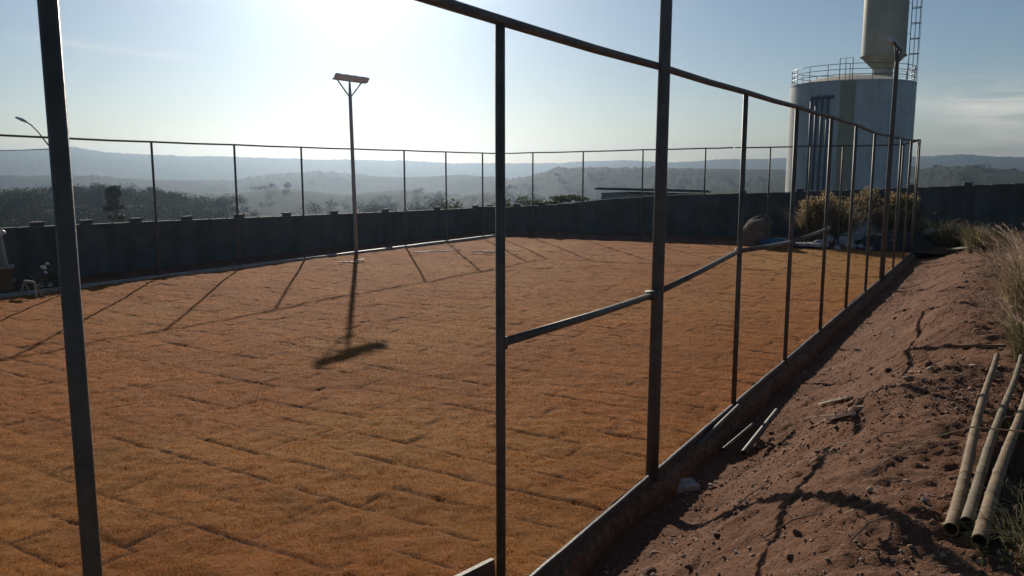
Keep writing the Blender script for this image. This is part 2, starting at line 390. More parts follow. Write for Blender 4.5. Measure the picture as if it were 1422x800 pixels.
# ------------------------------------------------------------------ dirt bank on the right
def bank_top(s):
    return np.interp(s, [-12, 3, 9, 16, 22, 26], [1.06, 1.04, .86, .6, .36, .25])
def bank_z(s, d, fine=True):
    s = np.asarray(s, dtype=np.float64); d = np.asarray(d, dtype=np.float64)
    wob = fbm(s * .5, d * .2, 3, 3) * .35
    t = sstep(.3, 2.35, d + wob * np.clip(d, 0, 1))
    z = -.2 + (bank_top(s) + .2) * t
    z = z + sstep(2.5, 9, d) * .15
    k = sstep(.15, .7, d)
    z = z + k * (fbm(s * .9, d * .9, 12, 4) * .1 + fbm(s * 3.6, d * 3.6, 22, 3) * .035)
    if fine: z = z + (.4 + .6 * k) * (np.abs(fbm(s * 11, d * 11, 33, 3)) * .035 + fbm(s * 27, d * 27, 43, 3) * .022)
    return z
def BK(s, d, up=0.0):
    return SD(s, d, float(bank_z(s, d)) + up)
def on_bank(px, py, up=0.0):          # where the pixel's ray meets the bank
    dr = ray(px, py); t = 2.0
    while t < 45:
        p = Vector((dr.x * t, dr.y * t, H + dr.z * t)); s_, d_ = sd_of(p.x, p.y)
        if p.z < float(bank_z(s_, d_, False)): break
        t += .01
    p.z = float(bank_z(s_, d_)) + up
    return p
sv = np.concatenate([np.arange(-11, 4, .03), np.arange(4, 11, .05), np.arange(11, 34, .1)])
dv = np.concatenate([np.arange(.062, 4.6, .03), np.arange(4.6, 8, .1), np.arange(8, 22, .4)])
S, D_ = np.meshgrid(sv, dv, indexing='ij'); Z = bank_z(S, D_)
X = P0.x + U2.x * S + N2.x * D_; Y = P0.y + U2.y * S + N2.y * D_
bank = np_mesh('dirt_bank', np.stack([X, Y, Z], -1).reshape(-1, 3), grid_quads(*S.shape), M['soil'])
tag(bank, 'bare red brown earth bank sloping up from the kerb of the pitch', 'earth bank', kind='structure')

# crumbs of soil over the bank
def octa(n, s, d, r, flat=.7):
    x = P0.x + U2.x * s + N2.x * d; y = P0.y + U2.y * s + N2.y * d; z = bank_z(s, d) + r * .15
    base = np.array([[1, 0, 0], [0, 1, 0], [-1, 0, 0], [0, -1, 0], [0, 0, 1], [0, 0, -1]], float)
    an = rng.uniform(0, 6.28, n); c, q = np.cos(an), np.sin(an)
    B = base[None] * rng.uniform(.6, 1.3, (n, 6, 1)) * r[:, None, None]; B[:, :, 2] *= flat
    Xr = B[:, :, 0] * c[:, None] - B[:, :, 1] * q[:, None]; Yr = B[:, :, 0] * q[:, None] + B[:, :, 1] * c[:, None]
    V = np.stack([Xr + x[:, None], Yr + y[:, None], B[:, :, 2] + z[:, None]], -1).reshape(-1, 3)
    f = np.array([[0, 1, 4], [1, 2, 4], [2, 3, 4], [3, 0, 4], [1, 0, 5], [2, 1, 5], [3, 2, 5], [0, 3, 5]])
    return V, (np.arange(n)[:, None, None] * 6 + f[None]).reshape(-1, 3)
n = 90000
s = rng.uniform(-8, 1, n); s[:30000] = rng.uniform(-1, 14, 30000); d = rng.uniform(.15, 4.8, n)
k = vnoise(s * 1.2, d * 1.2, 91) > rng.random(n) * .9; s, d = s[k], d[k]; n = len(s)
V, f = octa(n, s, d, np.clip(rng.lognormal(-5.2, .6, n), .003, .028))
import bmesh
_bm = bmesh.new(); bmesh.ops.create_icosphere(_bm, subdivisions=2, radius=1); bv = np.array([v.co[:] for v in _bm.verts]); bf = np.array([[v.index for v in q.verts] for q in _bm.faces]); _bm.free()
nc = 520; s = np.concatenate([rng.uniform(-8, 2, 340), rng.uniform(0, 13, 180)]); d = rng.uniform(.2, 4.6, nc); rs_ = np.clip(rng.lognormal(-3.75, .45, nc), .012, .06)
x = P0.x + U2.x * s + N2.x * d; y = P0.y + U2.y * s + N2.y * d; z = bank_z(s, d)
B = np.repeat(bv[None], nc, 0)
for _ in range(7):                                   # knock flat facets off every clod
    dn = rng.normal(size=(nc, 1, 3)); dn /= np.linalg.norm(dn, axis=2)[..., None]; kk = (B * dn).sum(2) - rng.uniform(.45, .85, (nc, 1)); B = B - dn * np.clip(kk, 0, None)[..., None]
B = B * (1 + rng.uniform(-.06, .06, (nc, len(bv), 1))) * rs_[:, None, None] * np.stack([rng.uniform(.8, 1.4, nc), rng.uniform(.8, 1.2, nc), rng.uniform(.5, .8, nc)], -1)[:, None, :]
V2 = (B + np.stack([x, y, z + rs_ * .1], -1)[:, None, :]).reshape(-1, 3); f2 = (np.arange(nc)[:, None, None] * len(bv) + bf[None]).reshape(-1, 3) + len(V)
V = np.concatenate([V, V2]); f = np.concatenate([f, f2])
tag(np_mesh('gravel', V, f, M['gravel'], False), 'loose crumbs and small clods of red brown soil strewn over the bank', 'soil crumbs', kind='stuff')

n = 1500; s = np.concatenate([rng.uniform(-8, 3, 1000), rng.uniform(0, 16, 500)]); d = rng.uniform(.5, 5, n); an = rng.uniform(0, 6.28, n); ll = rng.uniform(.02, .09, n); wv = rng.uniform(.0015, .0035, n)
k = vnoise(s * .9, d * .9, 95) > .42; s, d, an, ll, wv = s[k], d[k], an[k], ll[k], wv[k]; n = len(s)
x = P0.x + U2.x * s + N2.x * d; y = P0.y + U2.y * s + N2.y * d; z = bank_z(s, d) + .006; P = np.stack([x, y, z], -1); dl = np.stack([np.cos(an) * ll, np.sin(an) * ll, rng.uniform(0, .35, n) * ll], -1); dw = np.stack([-np.sin(an) * wv, np.cos(an) * wv, 0 * an], -1)
tag(np_mesh('litter', np.stack([P - dw, P + dw, P + dl + dw, P + dl - dw], 1).reshape(-1, 3), np.arange(4 * n).reshape(-1, 4), M['straw'], False), 'bits of dry straw and bark scattered over the bare bank', 'straw litter', kind='stuff')

# ------------------------------------------------------------------ land: ground round the pitch, valley and hills in one sheet
def interp(px, t): return np.interp(px, [q[0] for q in t], [q[1] for q in t])
RIDGES = [
 (2350, .16, 1.0, [(-300, 214), (0, 212), (60, 209), (110, 207), (150, 213), (200, 215), (260, 217), (320, 218), (400, 219), (450, 221), (560, 223), (700, 227), (780, 226), (830, 222), (862, 221), (930, 225), (990, 222), (1060, 221), (1090, 220), (1290, 219), (1330, 216), (1370, 219), (1422, 220), (1700, 216)]),
 (1250, .2, 1.2, [(-300, 238), (0, 240), (90, 238), (200, 243), (260, 246), (330, 248), (380, 240), (440, 236), (500, 240), (560, 244), (640, 240), (700, 246), (780, 252), (850, 262), (1000, 262), (1422, 262), (1700, 262)]),
 (850, .2, 1.6, [(-300, 300), (500, 300), (640, 266), (700, 250), (745, 239), (775, 230), (820, 227), (930, 228), (1010, 228), (1090, 229), (1270, 227), (1330, 224), (1422, 229), (1700, 230)]),
 (560, .22, 1.2, [(-300, 250), (0, 253), (100, 250), (200, 258), (300, 262), (400, 254), (480, 264), (560, 258), (640, 268), (700, 262), (780, 274), (1422, 300), (1700, 300)]),
 (270, .25, .6, [(-300, 270), (0, 272), (100, 270), (230, 274), (300, 281), (400, 294), (500, 296), (600, 292), (700, 294), (800, 300), (1422, 330), (1700, 330)]),
]
def land_z(x, y, trees=True):
    r = np.hypot(x, y); az = np.arctan2(x, y)
    px = 711 + F * np.tan(np.clip(az, -R(60), R(60)))
    zr = np.full(r.shape, -1e9)
    for Rr, slope, bump, tab in RIDGES:
        zt = H + (235 - interp(px, tab)) * Rr * 1.0 / F
        rr = Rr * (1 + .1 * np.sin(az * 5 + Rr) + .06 * np.sin(az * 13 + Rr * .3))
        zt = H + (235 - interp(px, tab)) * rr / F
        zz = zt - slope * np.sqrt((r - rr) ** 2 + 400) + slope * 20
        zz = np.where(r > rr, zt - slope * .5 * (r - rr), zz) - bump * 2.5
        zr = np.maximum(zr, zz)
    zr = np.maximum(zr, -75)
    zr = zr + fbm(x * .006, y * .006, 101, 4) * np.clip((r - 150) / 500, 0, 1) * 4
    if trees:
        k = np.clip((r - 200) / 300, 0, 1)
        zr = zr + k * (np.abs(fbm(x * .11, y * .11, 111, 3, .6)) * 4.5 * np.clip(.4 + fbm(x * .012, y * .012, 121, 2) * 2.2, 0, 1))
    s, d = sd_of(x, y)
    near = np.where(d < -12, -.07, -.75)
    near = np.where(s > 23.4, np.where(d > -2, .22, -.07), near)
    near = near + sstep(26, 34, s) * sstep(-6, 6, d) * .3
    e0 = np.where(px > 1000, 110., 44. + np.clip((px - 700) / 300, 0, 1) * 66); e0 = np.where(y < 0, 60, e0)
    near = near - np.maximum(r - e0, 0) * .17
    zr = np.where(r < e0, -1e9, zr)
    z = np.maximum(near, zr)
    return np.where(r > 60, z, near)
az = np.concatenate([np.linspace(-180, -42, 60)[:-1], np.linspace(-42, 42, 1000), np.linspace(42, 180, 60)[1:]])
rad = np.concatenate([[.5, 4, 8, 12], np.arange(14, 50, 1.), np.geomspace(50, 2750, 330)])
A, RR = np.meshgrid(np.radians(az), rad, indexing='ij'); X, Y = RR * np.sin(A), RR * np.cos(A)
land = np_mesh('ground', np.stack([X, Y, land_z(X, Y)], -1).reshape(-1, 3), grid_quads(*X.shape)[:, ::-1], M['hills'])
tag(land, 'wooded hills and valley rolling away to the hazy horizon', 'hills', kind='structure')
cor = bpy.data.objects  # (kept simple: soil strip between pitch and wall lies on top of the land)
sv = np.arange(-12, 25.6, .12); dv = np.concatenate([np.arange(-18.3, -15.0, .12)])
S, D_ = np.meshgrid(sv, dv, indexing='ij')
X = P0.x + U2.x * S + N2.x * D_; Y = P0.y + U2.y * S + N2.y * D_
Z = -.05 + fbm(S * 1.5, D_ * 1.5, 7, 4) * .04 + sstep(-15.9, -16.9, D_) * .05
tag(np_mesh('dirt_strip', np.stack([X, Y, Z], -1).reshape(-1, 3), grid_quads(*S.shape), M['soil']), 'narrow strip of bare soil between the pitch and the long wall', 'soil strip', kind='structure')
sv = np.linspace(0, 1, 60); dv = np.arange(-17.2, 3.5, .1)
Q, D_ = np.meshgrid(sv, dv, indexing='ij'); S0 = 23.11 + D_ / 15.1 * 1.5; S1 = 23.7 + (D_ + 17.25) / 41.25 * 11.6; Q = Q * (S1 - S0); S = S0 + Q
X = P0.x + U2.x * S + N2.x * D_; Y = P0.y + U2.y * S + N2.y * D_
Z = -.02 + fbm(S * 1.5, D_ * 1.5, 8, 4) * .06 + sstep(.3, 1.2, Q) * .06 + np.clip(Q, 0, 9) * .06 * sstep(-7, -1, D_)
tag(np_mesh('dirt_strip', np.stack([X, Y, Z], -1).reshape(-1, 3), grid_quads(*S.shape), M['soil']), 'strip of bare soil behind the far end of the pitch', 'soil strip', kind='structure')

# ------------------------------------------------------------------ kerbs
def kerb(label, A, B, w, top, bot, ledge, seed, side):
    A, B = Vector(A), Vector(B); u = (B - A).normalized(); nn = Vector((u.y, -u.x, 0)) * side
    n = max(8, int((B - A).length / .25)); rnd = random.Random(seed); root = thing('kerb', A, label, 'kerb')
    mb = MB(); vs, fs = [], []; zt = 0
    for i in range(n + 1):
        p = A + (B - A) * i / n + nn * rnd.uniform(-.003, .003); zt = zt * .7 + rnd.uniform(-.0025, .0025)
        for o, z in ((0, bot), (0, top - .006), (.008, top), (w - .008, top), (w, top - .006), (w, bot)):
            vs.append(p + nn * o + Vector((0, 0, z + (zt if z > bot else 0))))
    for i in range(n):
        for k in range(5): fs.append((i * 6 + k, i * 6 + k + 1, (i + 1) * 6 + k + 1, (i + 1) * 6 + k))
    fs += [(0, 1, 2, 3, 4, 5), tuple(n * 6 + k for k in (5, 4, 3, 2, 1, 0))]
    mb.add(vs, fs); mb.build('kerb_edge', M['kerb' if ledge else 'kerbpale'], root)
    if ledge:
        mb = MB(); vs, fs = [], []
        nl = int((B - A).length / .035); q = np.arange(nl + 1) * .035
        nw = 1 + fbm(q * 1.6, q * 0, 55, 4) * .7; nz_ = [fbm(q * 6, q * 0 + k * 1.7, 56, 3) * .022 for k in range(6)]
        for i in range(nl + 1):
            p = A + (B - A) * i / nl; lw = ledge * nw[i]
            for k, (o, z) in enumerate(((w + .002, -.04), (w + lw * .3, -.05), (w + lw * .65, -.065), (w + lw * .9, -.1), (w + lw * 1.05, -.16), (w + lw * 1.1, -.42))):
                vs.append(p + nn * o + Vector((0, 0, z + nz_[k][i] * (0 < k < 5))))
        for i in range(nl):
            for k in range(5): fs.append((i * 6 + k, i * 6 + k + 1, (i + 1) * 6 + k + 1, (i + 1) * 6 + k))
        mb.add(vs, fs); mb.build('footing', M['footing'], root)
    return root
kerb('thin dark kerb with a bright top edge along the foot of the near pipe fence', SD(-11, -.015), SD(23.1, -.015), .032, .025, -.4, .1, 1, 1)
kerb('low concrete kerb shining in the sun along the left edge of the pitch', SD(-3, -15.72), SD(21.6, -15.12), .1, .07, -.2, 0, 2, -1)

# ------------------------------------------------------------------ pipe fences
def post(root, p, ztop, r=.029, zbot=None):
    mb = MB(); zb = -.35 if zbot is None else zbot
    mb.tube([(p.x, p.y, zb), (p.x, p.y, (zb + ztop) / 2), (p.x, p.y, ztop)], r, 12)
    return mb.build('post', M['galv'], root, smooth=True)
def rail(root, pts, name, r=.026):
    mb = MB(); q = []
    for a_, b_ in zip(pts[:-1], pts[1:]):
        q += [a_, a_.lerp(b_, .5) + Vector((0, 0, -.008))]
    q.append(pts[-1]); mb.tube(q, r, 10)
    return mb.build(name, M['galv'], root, smooth=True)

nf = thing('pipe_fence', SD(0, 0), 'grey pipe frame fence along the dirt bank with a middle rail on its near bays', 'fence')
RA, RB = SD(-12, 0), SD(24, 0)
tops = {}                                    # heights read off the photo, per bay
KS = [-10.2, -7.6, None] + [i * 2.55 for i in range(-1, 10)]
ztab_s = [-10.2, -5.1, -2.55, 0, 2.55, 5.1, 7.65, 10.2, 12.75, 15.3, 20.4, 23.1]
ztab_px = [None, None, (700, 35), (918, 95), (1040, 132), (1112, 152), (1161, 166), (1197, 177), (1222, 187.5), (1240, 191), (1273, 198), (1285, 197.5)]
zt = []
for s_, q in zip(ztab_s, ztab_px):
    zt.append(3.6 if q is None else on_line(q[0], q[1], RA, RB).z)
q0 = on_line(592, 1, RA, RB); s0 = float(sd_of(q0.x, q0.y)[0]); slp = (zt[2] - q0.z) / (-2.55 - s0)
zt[1] = zt[2] - slp * 2.55; zt[0] = zt[1]
pl0 = on_line(97, 400, RA, RB); SL = float(sd_of(pl0.x, pl0.y)[0]); print('left post s', SL)
print('right rail heights', [round(v, 2) for v in zt])
def near_top(s): return float(np.interp(s, ztab_s, zt))
rp = []
KS[2] = SL
for s_ in KS + [23.1]:
    if abs(s_) < .01: rp.append(SD(s_, -.03, near_top(s_) + .02)); continue   # the lamp pole carries the rail here
    if abs(s_ - 15.3) < .01: rp.append(SD(s_, 0, near_top(s_) + .02)); continue
    if s_ > 22.9 and s_ < 23.05: continue
    post(nf, SD(s_, 0), near_top(s_)); rp.append(SD(s_, 0, near_top(s_) + .02))
rail(nf, rp, 'top_rail', .03)
mids = [on_line(697, 476, RA, RB), on_line(906, 410, RA, RB), on_line(1025, 349, RA, RB), on_line(1099, 336, RA, RB), on_line(1151, 317, RA, RB)]
for a_, b_ in zip(mids[:-1], mids[1:]):
    rail(nf, [a_, b_], 'mid_rail', .027)

for p in mids:
    mb = MB(); mb.tube([p - Vector((0, 0, .035)), p + Vector((0, 0, .035))], .036 if abs(p.x - 1.245) > .2 else .064, 12); mb.build('collar', M['galv'], nf, smooth=True)
lf = thing('pipe_fence', LB, 'long grey pipe fence on the left edge of the pitch before the dark wall', 'fence')
FA, FB = SD(-12, -15.95), SD(21.7, -15.2)
lp = [on_line(px, py, FA, FB) for px, py in ((-210, 176), (-80, 183), (88, 192), (210, 197), (325, 201), (418, 204.5), (494, 207), (561, 209), (619, 211), (670, 212.5))]
far_corner = on_line(705, 213, FA, FB)
for i, p in enumerate(lp):
    if i != 6: post(lf, p, p.z - .02)
cz = Vector((SD(21.75, -15.15).x, SD(21.75, -15.15).y, lp[-1].z))
rail(lf, lp + [cz], 'top_rail', .024)
bf = thing('pipe_fence', SD(22.4, -7), 'grey pipe fence across the far end of the pitch before the water reservoir', 'fence')
EA, EB = SD(21.75, -15.15), SD(23.25, 0)
bp = [on_line(px, py, EA, EB) for px, py in ((740, 212), (810, 210.5), (893, 208), (980, 206), (1070, 204.5), (1126, 203), (1171, 202.5), (1215, 202), (1255, 200.5))]
post(bf, cz, cz.z)
for p in bp: post(bf, p, p.z - .02)
cend = SD(23.2, -.05, near_top(23.1))
post(bf, cend, cend.z)
split = on_line(1018, 205, EA, EB)
rail(bf, [cz] + bp[:4] + [split], 'top_rail', .024)
split2 = split.lerp(bp[4], .05)
rail(bf, [split2] + bp[4:] + [cend], 'top_rail', .024)
print('back heights', [round(p.z, 2) for p in lp], [round(p.z, 2) for p in bp])

# ------------------------------------------------------------------ floodlight poles
def light_pole(base, ztop, bar, face, r, label, lean=(0, 0), group='floodlight poles', pm='pole'):
    root = thing('light_pole', base, label, 'light pole', group)
    bar = Vector((*bar, 0)).normalized(); face = Vector((*face, 0)).normalized()
    top = Vector((base.x + lean[0], base.y + lean[1], ztop))
    zb = base.z - .4
    fork = Vector((base.x, base.y, base.z)).lerp(top, (ztop - .5 - base.z) / (ztop - base.z))
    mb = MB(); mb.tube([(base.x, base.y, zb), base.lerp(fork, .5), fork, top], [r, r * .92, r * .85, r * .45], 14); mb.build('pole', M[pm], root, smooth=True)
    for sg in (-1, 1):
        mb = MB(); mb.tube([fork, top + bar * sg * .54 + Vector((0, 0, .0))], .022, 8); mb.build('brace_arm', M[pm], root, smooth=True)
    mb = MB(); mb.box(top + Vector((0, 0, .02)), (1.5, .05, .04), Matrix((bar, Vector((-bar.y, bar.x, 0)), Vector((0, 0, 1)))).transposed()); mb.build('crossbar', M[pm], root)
    nrm = (face * math.cos(R(32)) + Vector((0, 0, -math.sin(R(32))))).normalized(); upv = nrm.cross(bar).normalized()
    if upv.z < 0: upv = -upv
    Mx = Matrix((bar, upv, nrm)).transposed()
    for k in (-1.5, -.5, .5, 1.5):
        c = top + bar * k * .385 + upv * .1 + nrm * .06 + Vector((0, 0, .04))
        fl = MB(); fl.box(c, (.37, .18, .05), Mx, .96); fl.box(c - nrm * .05, (.2, .16, .05), Mx)
        for q in range(6): fl.box(c - nrm * .034 + bar * (-.14 + q * .056), (.008, .16, .022), Mx)
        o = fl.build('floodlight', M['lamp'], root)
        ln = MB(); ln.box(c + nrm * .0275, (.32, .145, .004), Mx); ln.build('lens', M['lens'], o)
    return root
pl_ = on_line(496.5, 349, LA + Vector((0, 0, 0)), LB)
pl_ = Vector((pl_.x, pl_.y, 0)) + Vector((-.03, -.03, 0)); ptop = on_line(493, 114, (pl_.x, pl_.y), (pl_.x + U2.x, pl_.y + U2.y)).z
print('lamp pole', pl_, ptop)
pt = Vector((W(493, 112, pl_.y).x, 0, 0))
light_pole(pl_, ptop, U2, N2, .065, 'slim floodlight pole with its forked lamp head at the left edge of the pitch', lean=(-.07, 0), pm='glarepole')
light_pole(SD(0, .0, 0), 6.05, U2, -N2, .056, 'thick near floodlight pole standing in the fence beside the dirt bank', lean=(.03, .0))
pr = SD(15.3, .02, 0)
q = on_line(1247, 66, (pr.x, pr.y), (pr.x + N2.x, pr.y + N2.y))
light_pole(pr, q.z, U2, -N2, .062, 'dark floodlight pole rising in front of the water reservoir', lean=(q.x - pr.x, q.y - pr.y))
print('right pole top', q)

# ------------------------------------------------------------------ boundary walls
def wall_run(label, A, B, ztab, pxs, thick=.14, pw=.27, wm='wall'):
    root = thing('boundary_wall', A, label, 'wall'); A2, B2 = Vector(A), Vector(B); u = (B2 - A2); u.z = 0; Lw = u.length; u.normalize(); nn = Vector((u.y, -u.x, 0))
    Mx = Matrix((u, nn, Vector((0, 0, 1)))).transposed()
    mb = MB(); n = 60; vs, fs = [], []
    for i in range(n + 1):
        t = i / n * Lw; p = A2 + u * t; zt = float(np.interp(t, ztab[0], ztab[1]))
        for o, z in ((-thick / 2, -.6), (-thick / 2, zt), (thick / 2, zt), (thick / 2, -.6)): vs.append((p.x + nn.x * o, p.y + nn.y * o, z))
    for i in range(n):
        for k in range(3): fs.append((i * 4 + k, i * 4 + k + 1, (i + 1) * 4 + k + 1, (i + 1) * 4 + k))
    fs += [(0, 1, 2, 3), tuple(n * 4 + k for k in (3, 2, 1, 0))]
    mb.add(vs, fs); mb.build('wall_panel', M[wm], root)
    mb = MB()
    for i in range(n):                                   # coping course
        t = (i + .5) / n * Lw; zt = float(np.interp(t, ztab[0], ztab[1])); sl = math.atan2(float(np.interp(t + .1, ztab[0], ztab[1])) - zt, .1)
        p = A2 + u * t; mb.box((p.x, p.y, zt + .012), (Lw / n * .995, thick + .03, .022), Mx)
    mb.build('coping', M['cap'], root)
    for p in pxs:
        t = (Vector((p.x, p.y, 0)) - Vector((A2.x, A2.y, 0))).dot(u); zt = float(np.interp(t, ztab[0], ztab[1])); b = A2 + u * t
        m2 = MB(); m2.box((b.x, b.y, (zt + .1 - .6) / 2), (pw, thick - .02, zt + .1 + .6), Mx); o = m2.build('pillar', M[wm], root)
        m3 = MB(); m3.box((b.x, b.y, zt + .118), (pw + .04, thick + .06, .03), Mx); m3.build('cap', M['cap'], o)
    return root
WA, WB = SD(-13, -17.95), SD(23.4, -17.25)
def wz(px, py, A, B): return on_line(px, py, A, B)
def ztable(A, B, pts):
    T, Zs = [], []
    for px, py in pts:
        p = on_line(px, py, A, B); T.append((Vector((p.x, p.y)) - Vector((A.x, A.y))).length); Zs.append(p.z)
    print('wall z', [round(a, 2) for a in Zs]); return T, Zs
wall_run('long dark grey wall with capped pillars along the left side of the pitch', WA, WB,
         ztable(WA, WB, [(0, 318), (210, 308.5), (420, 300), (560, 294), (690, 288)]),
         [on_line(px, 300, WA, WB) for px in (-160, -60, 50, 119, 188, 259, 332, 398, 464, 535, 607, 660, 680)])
XA = WB.copy(); XC = SD(35., 24)
wall_run('dark grey wall rising to the right behind the far end of the pitch', XA, XC,
         ztable(XA, XC, [(700, 288), (780, 284), (830, 278), (920, 272), (1090, 267.5), (1270, 261), (1422, 255)]),
         [on_line(px, 280, XA, XC) for px in (718, 752, 1031, 1110, 1264, 1342, 1430)], wm='wallfar')

# ------------------------------------------------------------------ water reservoir and elevated tank
def ray_cyl(px, py, c, r):
    d = ray(px, py); o = Vector((-c.x, -c.y)); a_ = d.x ** 2 + d.y ** 2; b_ = d.x * o.x + d.y * o.y; k = o.x ** 2 + o.y ** 2 - r * r
    t = (-b_ - math.sqrt(max(b_ * b_ - a_ * k, 0))) / a_
    return Vector((d.x * t, d.y * t, H + d.z * t))
c0 = W(1178, 200, 60.); RT = 4.24; tc = Vector((c0.x, c0.y, -.3))
ztop = on_line(1098, 121.5, (tc.x, tc.y), (tc.x + c0.y * .01, tc.y - c0.x * .01)).z; print('reservoir top', ztop)
res = thing('water_reservoir', tc, 'wide white cylindrical water reservoir with a yellow band, blue pipes and roof railing', 'water tank')
hh = ztop - tc.z
mb = MB(); mb.lathe([(RT, 0), (RT, hh * .3), (RT, hh * .6), (RT, hh - .08), (RT + .03, hh - .08), (RT + .03, hh), (RT - .05, hh)], tc, 96); mb.build('tank_body', M['tank'], res, smooth=False)
mb = MB(); mb.lathe([(RT - .05, hh - .01), (RT * .6, hh + .42), (RT * .25, hh + .66), (.01, hh + .72)], tc, 64); mb.build('tank_roof', M['roofcap'], res, smooth=True)
a0 = ray_cyl(1163, 200, tc, RT); a1 = ray_cyl(1184, 200, tc, RT)
aa = math.atan2(a0.y - tc.y, a0.x - tc.x); ab = math.atan2(a1.y - tc.y, a1.x - tc.x)
mb = MB(); mb.lathe([(RT, 0), (RT + .006, 0), (RT + .006, hh - .085), (RT, hh - .085)], tc, 12, aa, ab); mb.build('painted_band', M['stripe'], res)
hp = [ray_cyl(px, 136, tc, RT + .1) for px in (1127, 1134, 1142, 1150, 1158)]
mb = MB(); mb.tube([Vector((p.x, p.y, hp[0].z)) for p in hp], .11, 8); mb.build('header_pipe', M['bluepipe'], res, smooth=True)
for p in hp[:4]:
    mb = MB(); mb.tube([(p.x, p.y, tc.z), (p.x, p.y, hp[0].z)], .09, 8); mb.build('down_pipe', M['bluepipe'], res, smooth=True)
rg = MB(); RR_ = RT - .12
for z in (.38, .72, 1.08):
    rg.tube([(tc.x + RR_ * math.cos(k * math.pi / 24), tc.y + RR_ * math.sin(k * math.pi / 24), ztop + z) for k in range(49)], .022, 6, False)
for k in range(18):
    an = k * math.pi / 9 + .1; rg.tube([(tc.x + RR_ * math.cos(an), tc.y + RR_ * math.sin(an), ztop - .02), (tc.x + RR_ * math.cos(an), tc.y + RR_ * math.sin(an), ztop + 1.08)], .024, 6)
rg.build('railing', M['rail'], res)
g0, g1 = ray_cyl(1166, 100, tc, RR_ + .02), ray_cyl(1184, 100, tc, RR_ + .02)
mb = MB(); mb.tube([(g0.x, g0.y, ztop), (g0.x, g0.y, ztop + 1.45), (g1.x, g1.y, ztop + 1.45), (g1.x, g1.y, ztop)], .03, 6)
gm = g0.lerp(g1, .45); mb.tube([(gm.x, gm.y, ztop), (gm.x, gm.y, ztop + 1.45)], .022, 6); mb.build('gate_arch', M['rail'], res)

e0 = W(1229, 40, 68.); ec = Vector((e0.x, e0.y, -.3)); RE, RN = 1.72, .78
def zat(py): return on_line(1229, py, (ec.x, ec.y), (ec.x + ec.y * .01, ec.y - ec.x * .01)).z
z1, z2, z3 = zat(95), zat(79), zat(-140)
el = thing('elevated_tank', ec, 'tall goblet shaped water tank on a narrow neck, rising behind the wide reservoir', 'water tank')
mb = MB(); mb.lathe([(RN * 1.15, 0), (RN, 1.5), (RN, z1 - ec.z)], ec, 40); mb.build('neck', M['goblet'], el, smooth=True)
mb = MB(); mb.lathe([(RN, z1 - ec.z), (RN + .1, z1 - ec.z + .05), (RE, z2 - ec.z)], ec, 48); mb.build('cone', M['goblet'], el, smooth=True)
mb = MB(); mb.lathe([(RE, z2 - ec.z), (RE + .1, z2 - ec.z + .01), (RE + .1, z2 - ec.z + .09), (RE, z2 - ec.z + .1), (RE, z3 - ec.z), (RE * .5, z3 - ec.z + .3), (.01, z3 - ec.z + .4)], ec, 64); mb.build('tank_body', M['goblet'], el, smooth=False)
rt = Vector((ec.y, -ec.x, 0)).normalized(); bk = Vector((ec.x, ec.y, 0)).normalized(); lc = ec + rt * (RE + .22) - bk * .2
lm = MB()
for sg in (-1, 1): lm.tube([lc + bk * sg * .2 + Vector((0, 0, .3)), lc + bk * sg * .2 + Vector((0, 0, z3 + .8))], .028, 6)
zz = .6
while zz < z3: lm.tube([lc + bk * -.2 + Vector((0, 0, zz)), lc + bk * .2 + Vector((0, 0, zz))], .016, 5); zz += .32
zz = 2.
while zz < z3:
    lm.tube([lc + rt * -.2 + Vector((0, 0, zz)), lc + Vector((0, 0, zz))], .022, 5); zz += 2.4
lm.build('ladder', M['rail'], el)
cg = MB(); zz = 2.6
while zz < z3 + .8:
    cg.tube([lc - bk * .32 * math.cos(t) + rt * (.72 * math.sin(t)) + Vector((0, 0, zz)) for t in np.linspace(0, math.pi, 11)], .03, 5); zz += 1.22
for t in (.5, 1.1, 1.57, 2.1, 2.7):
    b_ = lc - bk * .32 * math.cos(t) + rt * (.72 * math.sin(t)); cg.tube([b_ + Vector((0, 0, 2.6)), b_ + Vector((0, 0, z3 + .8))], .016, 5)
cg.build('safety_cage', M['rail'], el)

# ------------------------------------------------------------------ shed roof beyond the wall
sA, sB = W(829, 264.5, 46), W(935, 263, 42)
sh = thing('shed', Vector((sA.x, sA.y, -.3)), 'low shed with a dark flat sheet roof behind the far wall', 'shed')
u = (sB - sA); u.z = 0; Ls = u.length; u.normalize(); nn = Vector((-u.y, u.x, 0)); Mx = Matrix((u, nn, Vector((0, 0, 1)))).transposed(); mid = (sA + sB) / 2
mb = MB(); mb.box(mid + nn * 1.5 + Vector((0, 0, -.05)), (Ls, 3.4, .09), Mx @ Matrix.Rotation(R(-2), 3, 'X'))
for k in range(16): mb.box(mid + nn * 1.5 + u * (-Ls / 2 + (k + .5) * Ls / 16) + Vector((0, 0, .012)), (.05, 3.38, .05), Mx @ Matrix.Rotation(R(-2), 3, 'X'))
mb.build('roof', M['shedroof'], sh)
mb = MB(); mb.box((mid.x + nn.x * 1.5, mid.y + nn.y * 1.5, (mid.z - .1 - .8) / 2 - .05), (Ls - .5, 2.8, mid.z + .6), Mx); mb.build('wall', M['shedwall'], sh)

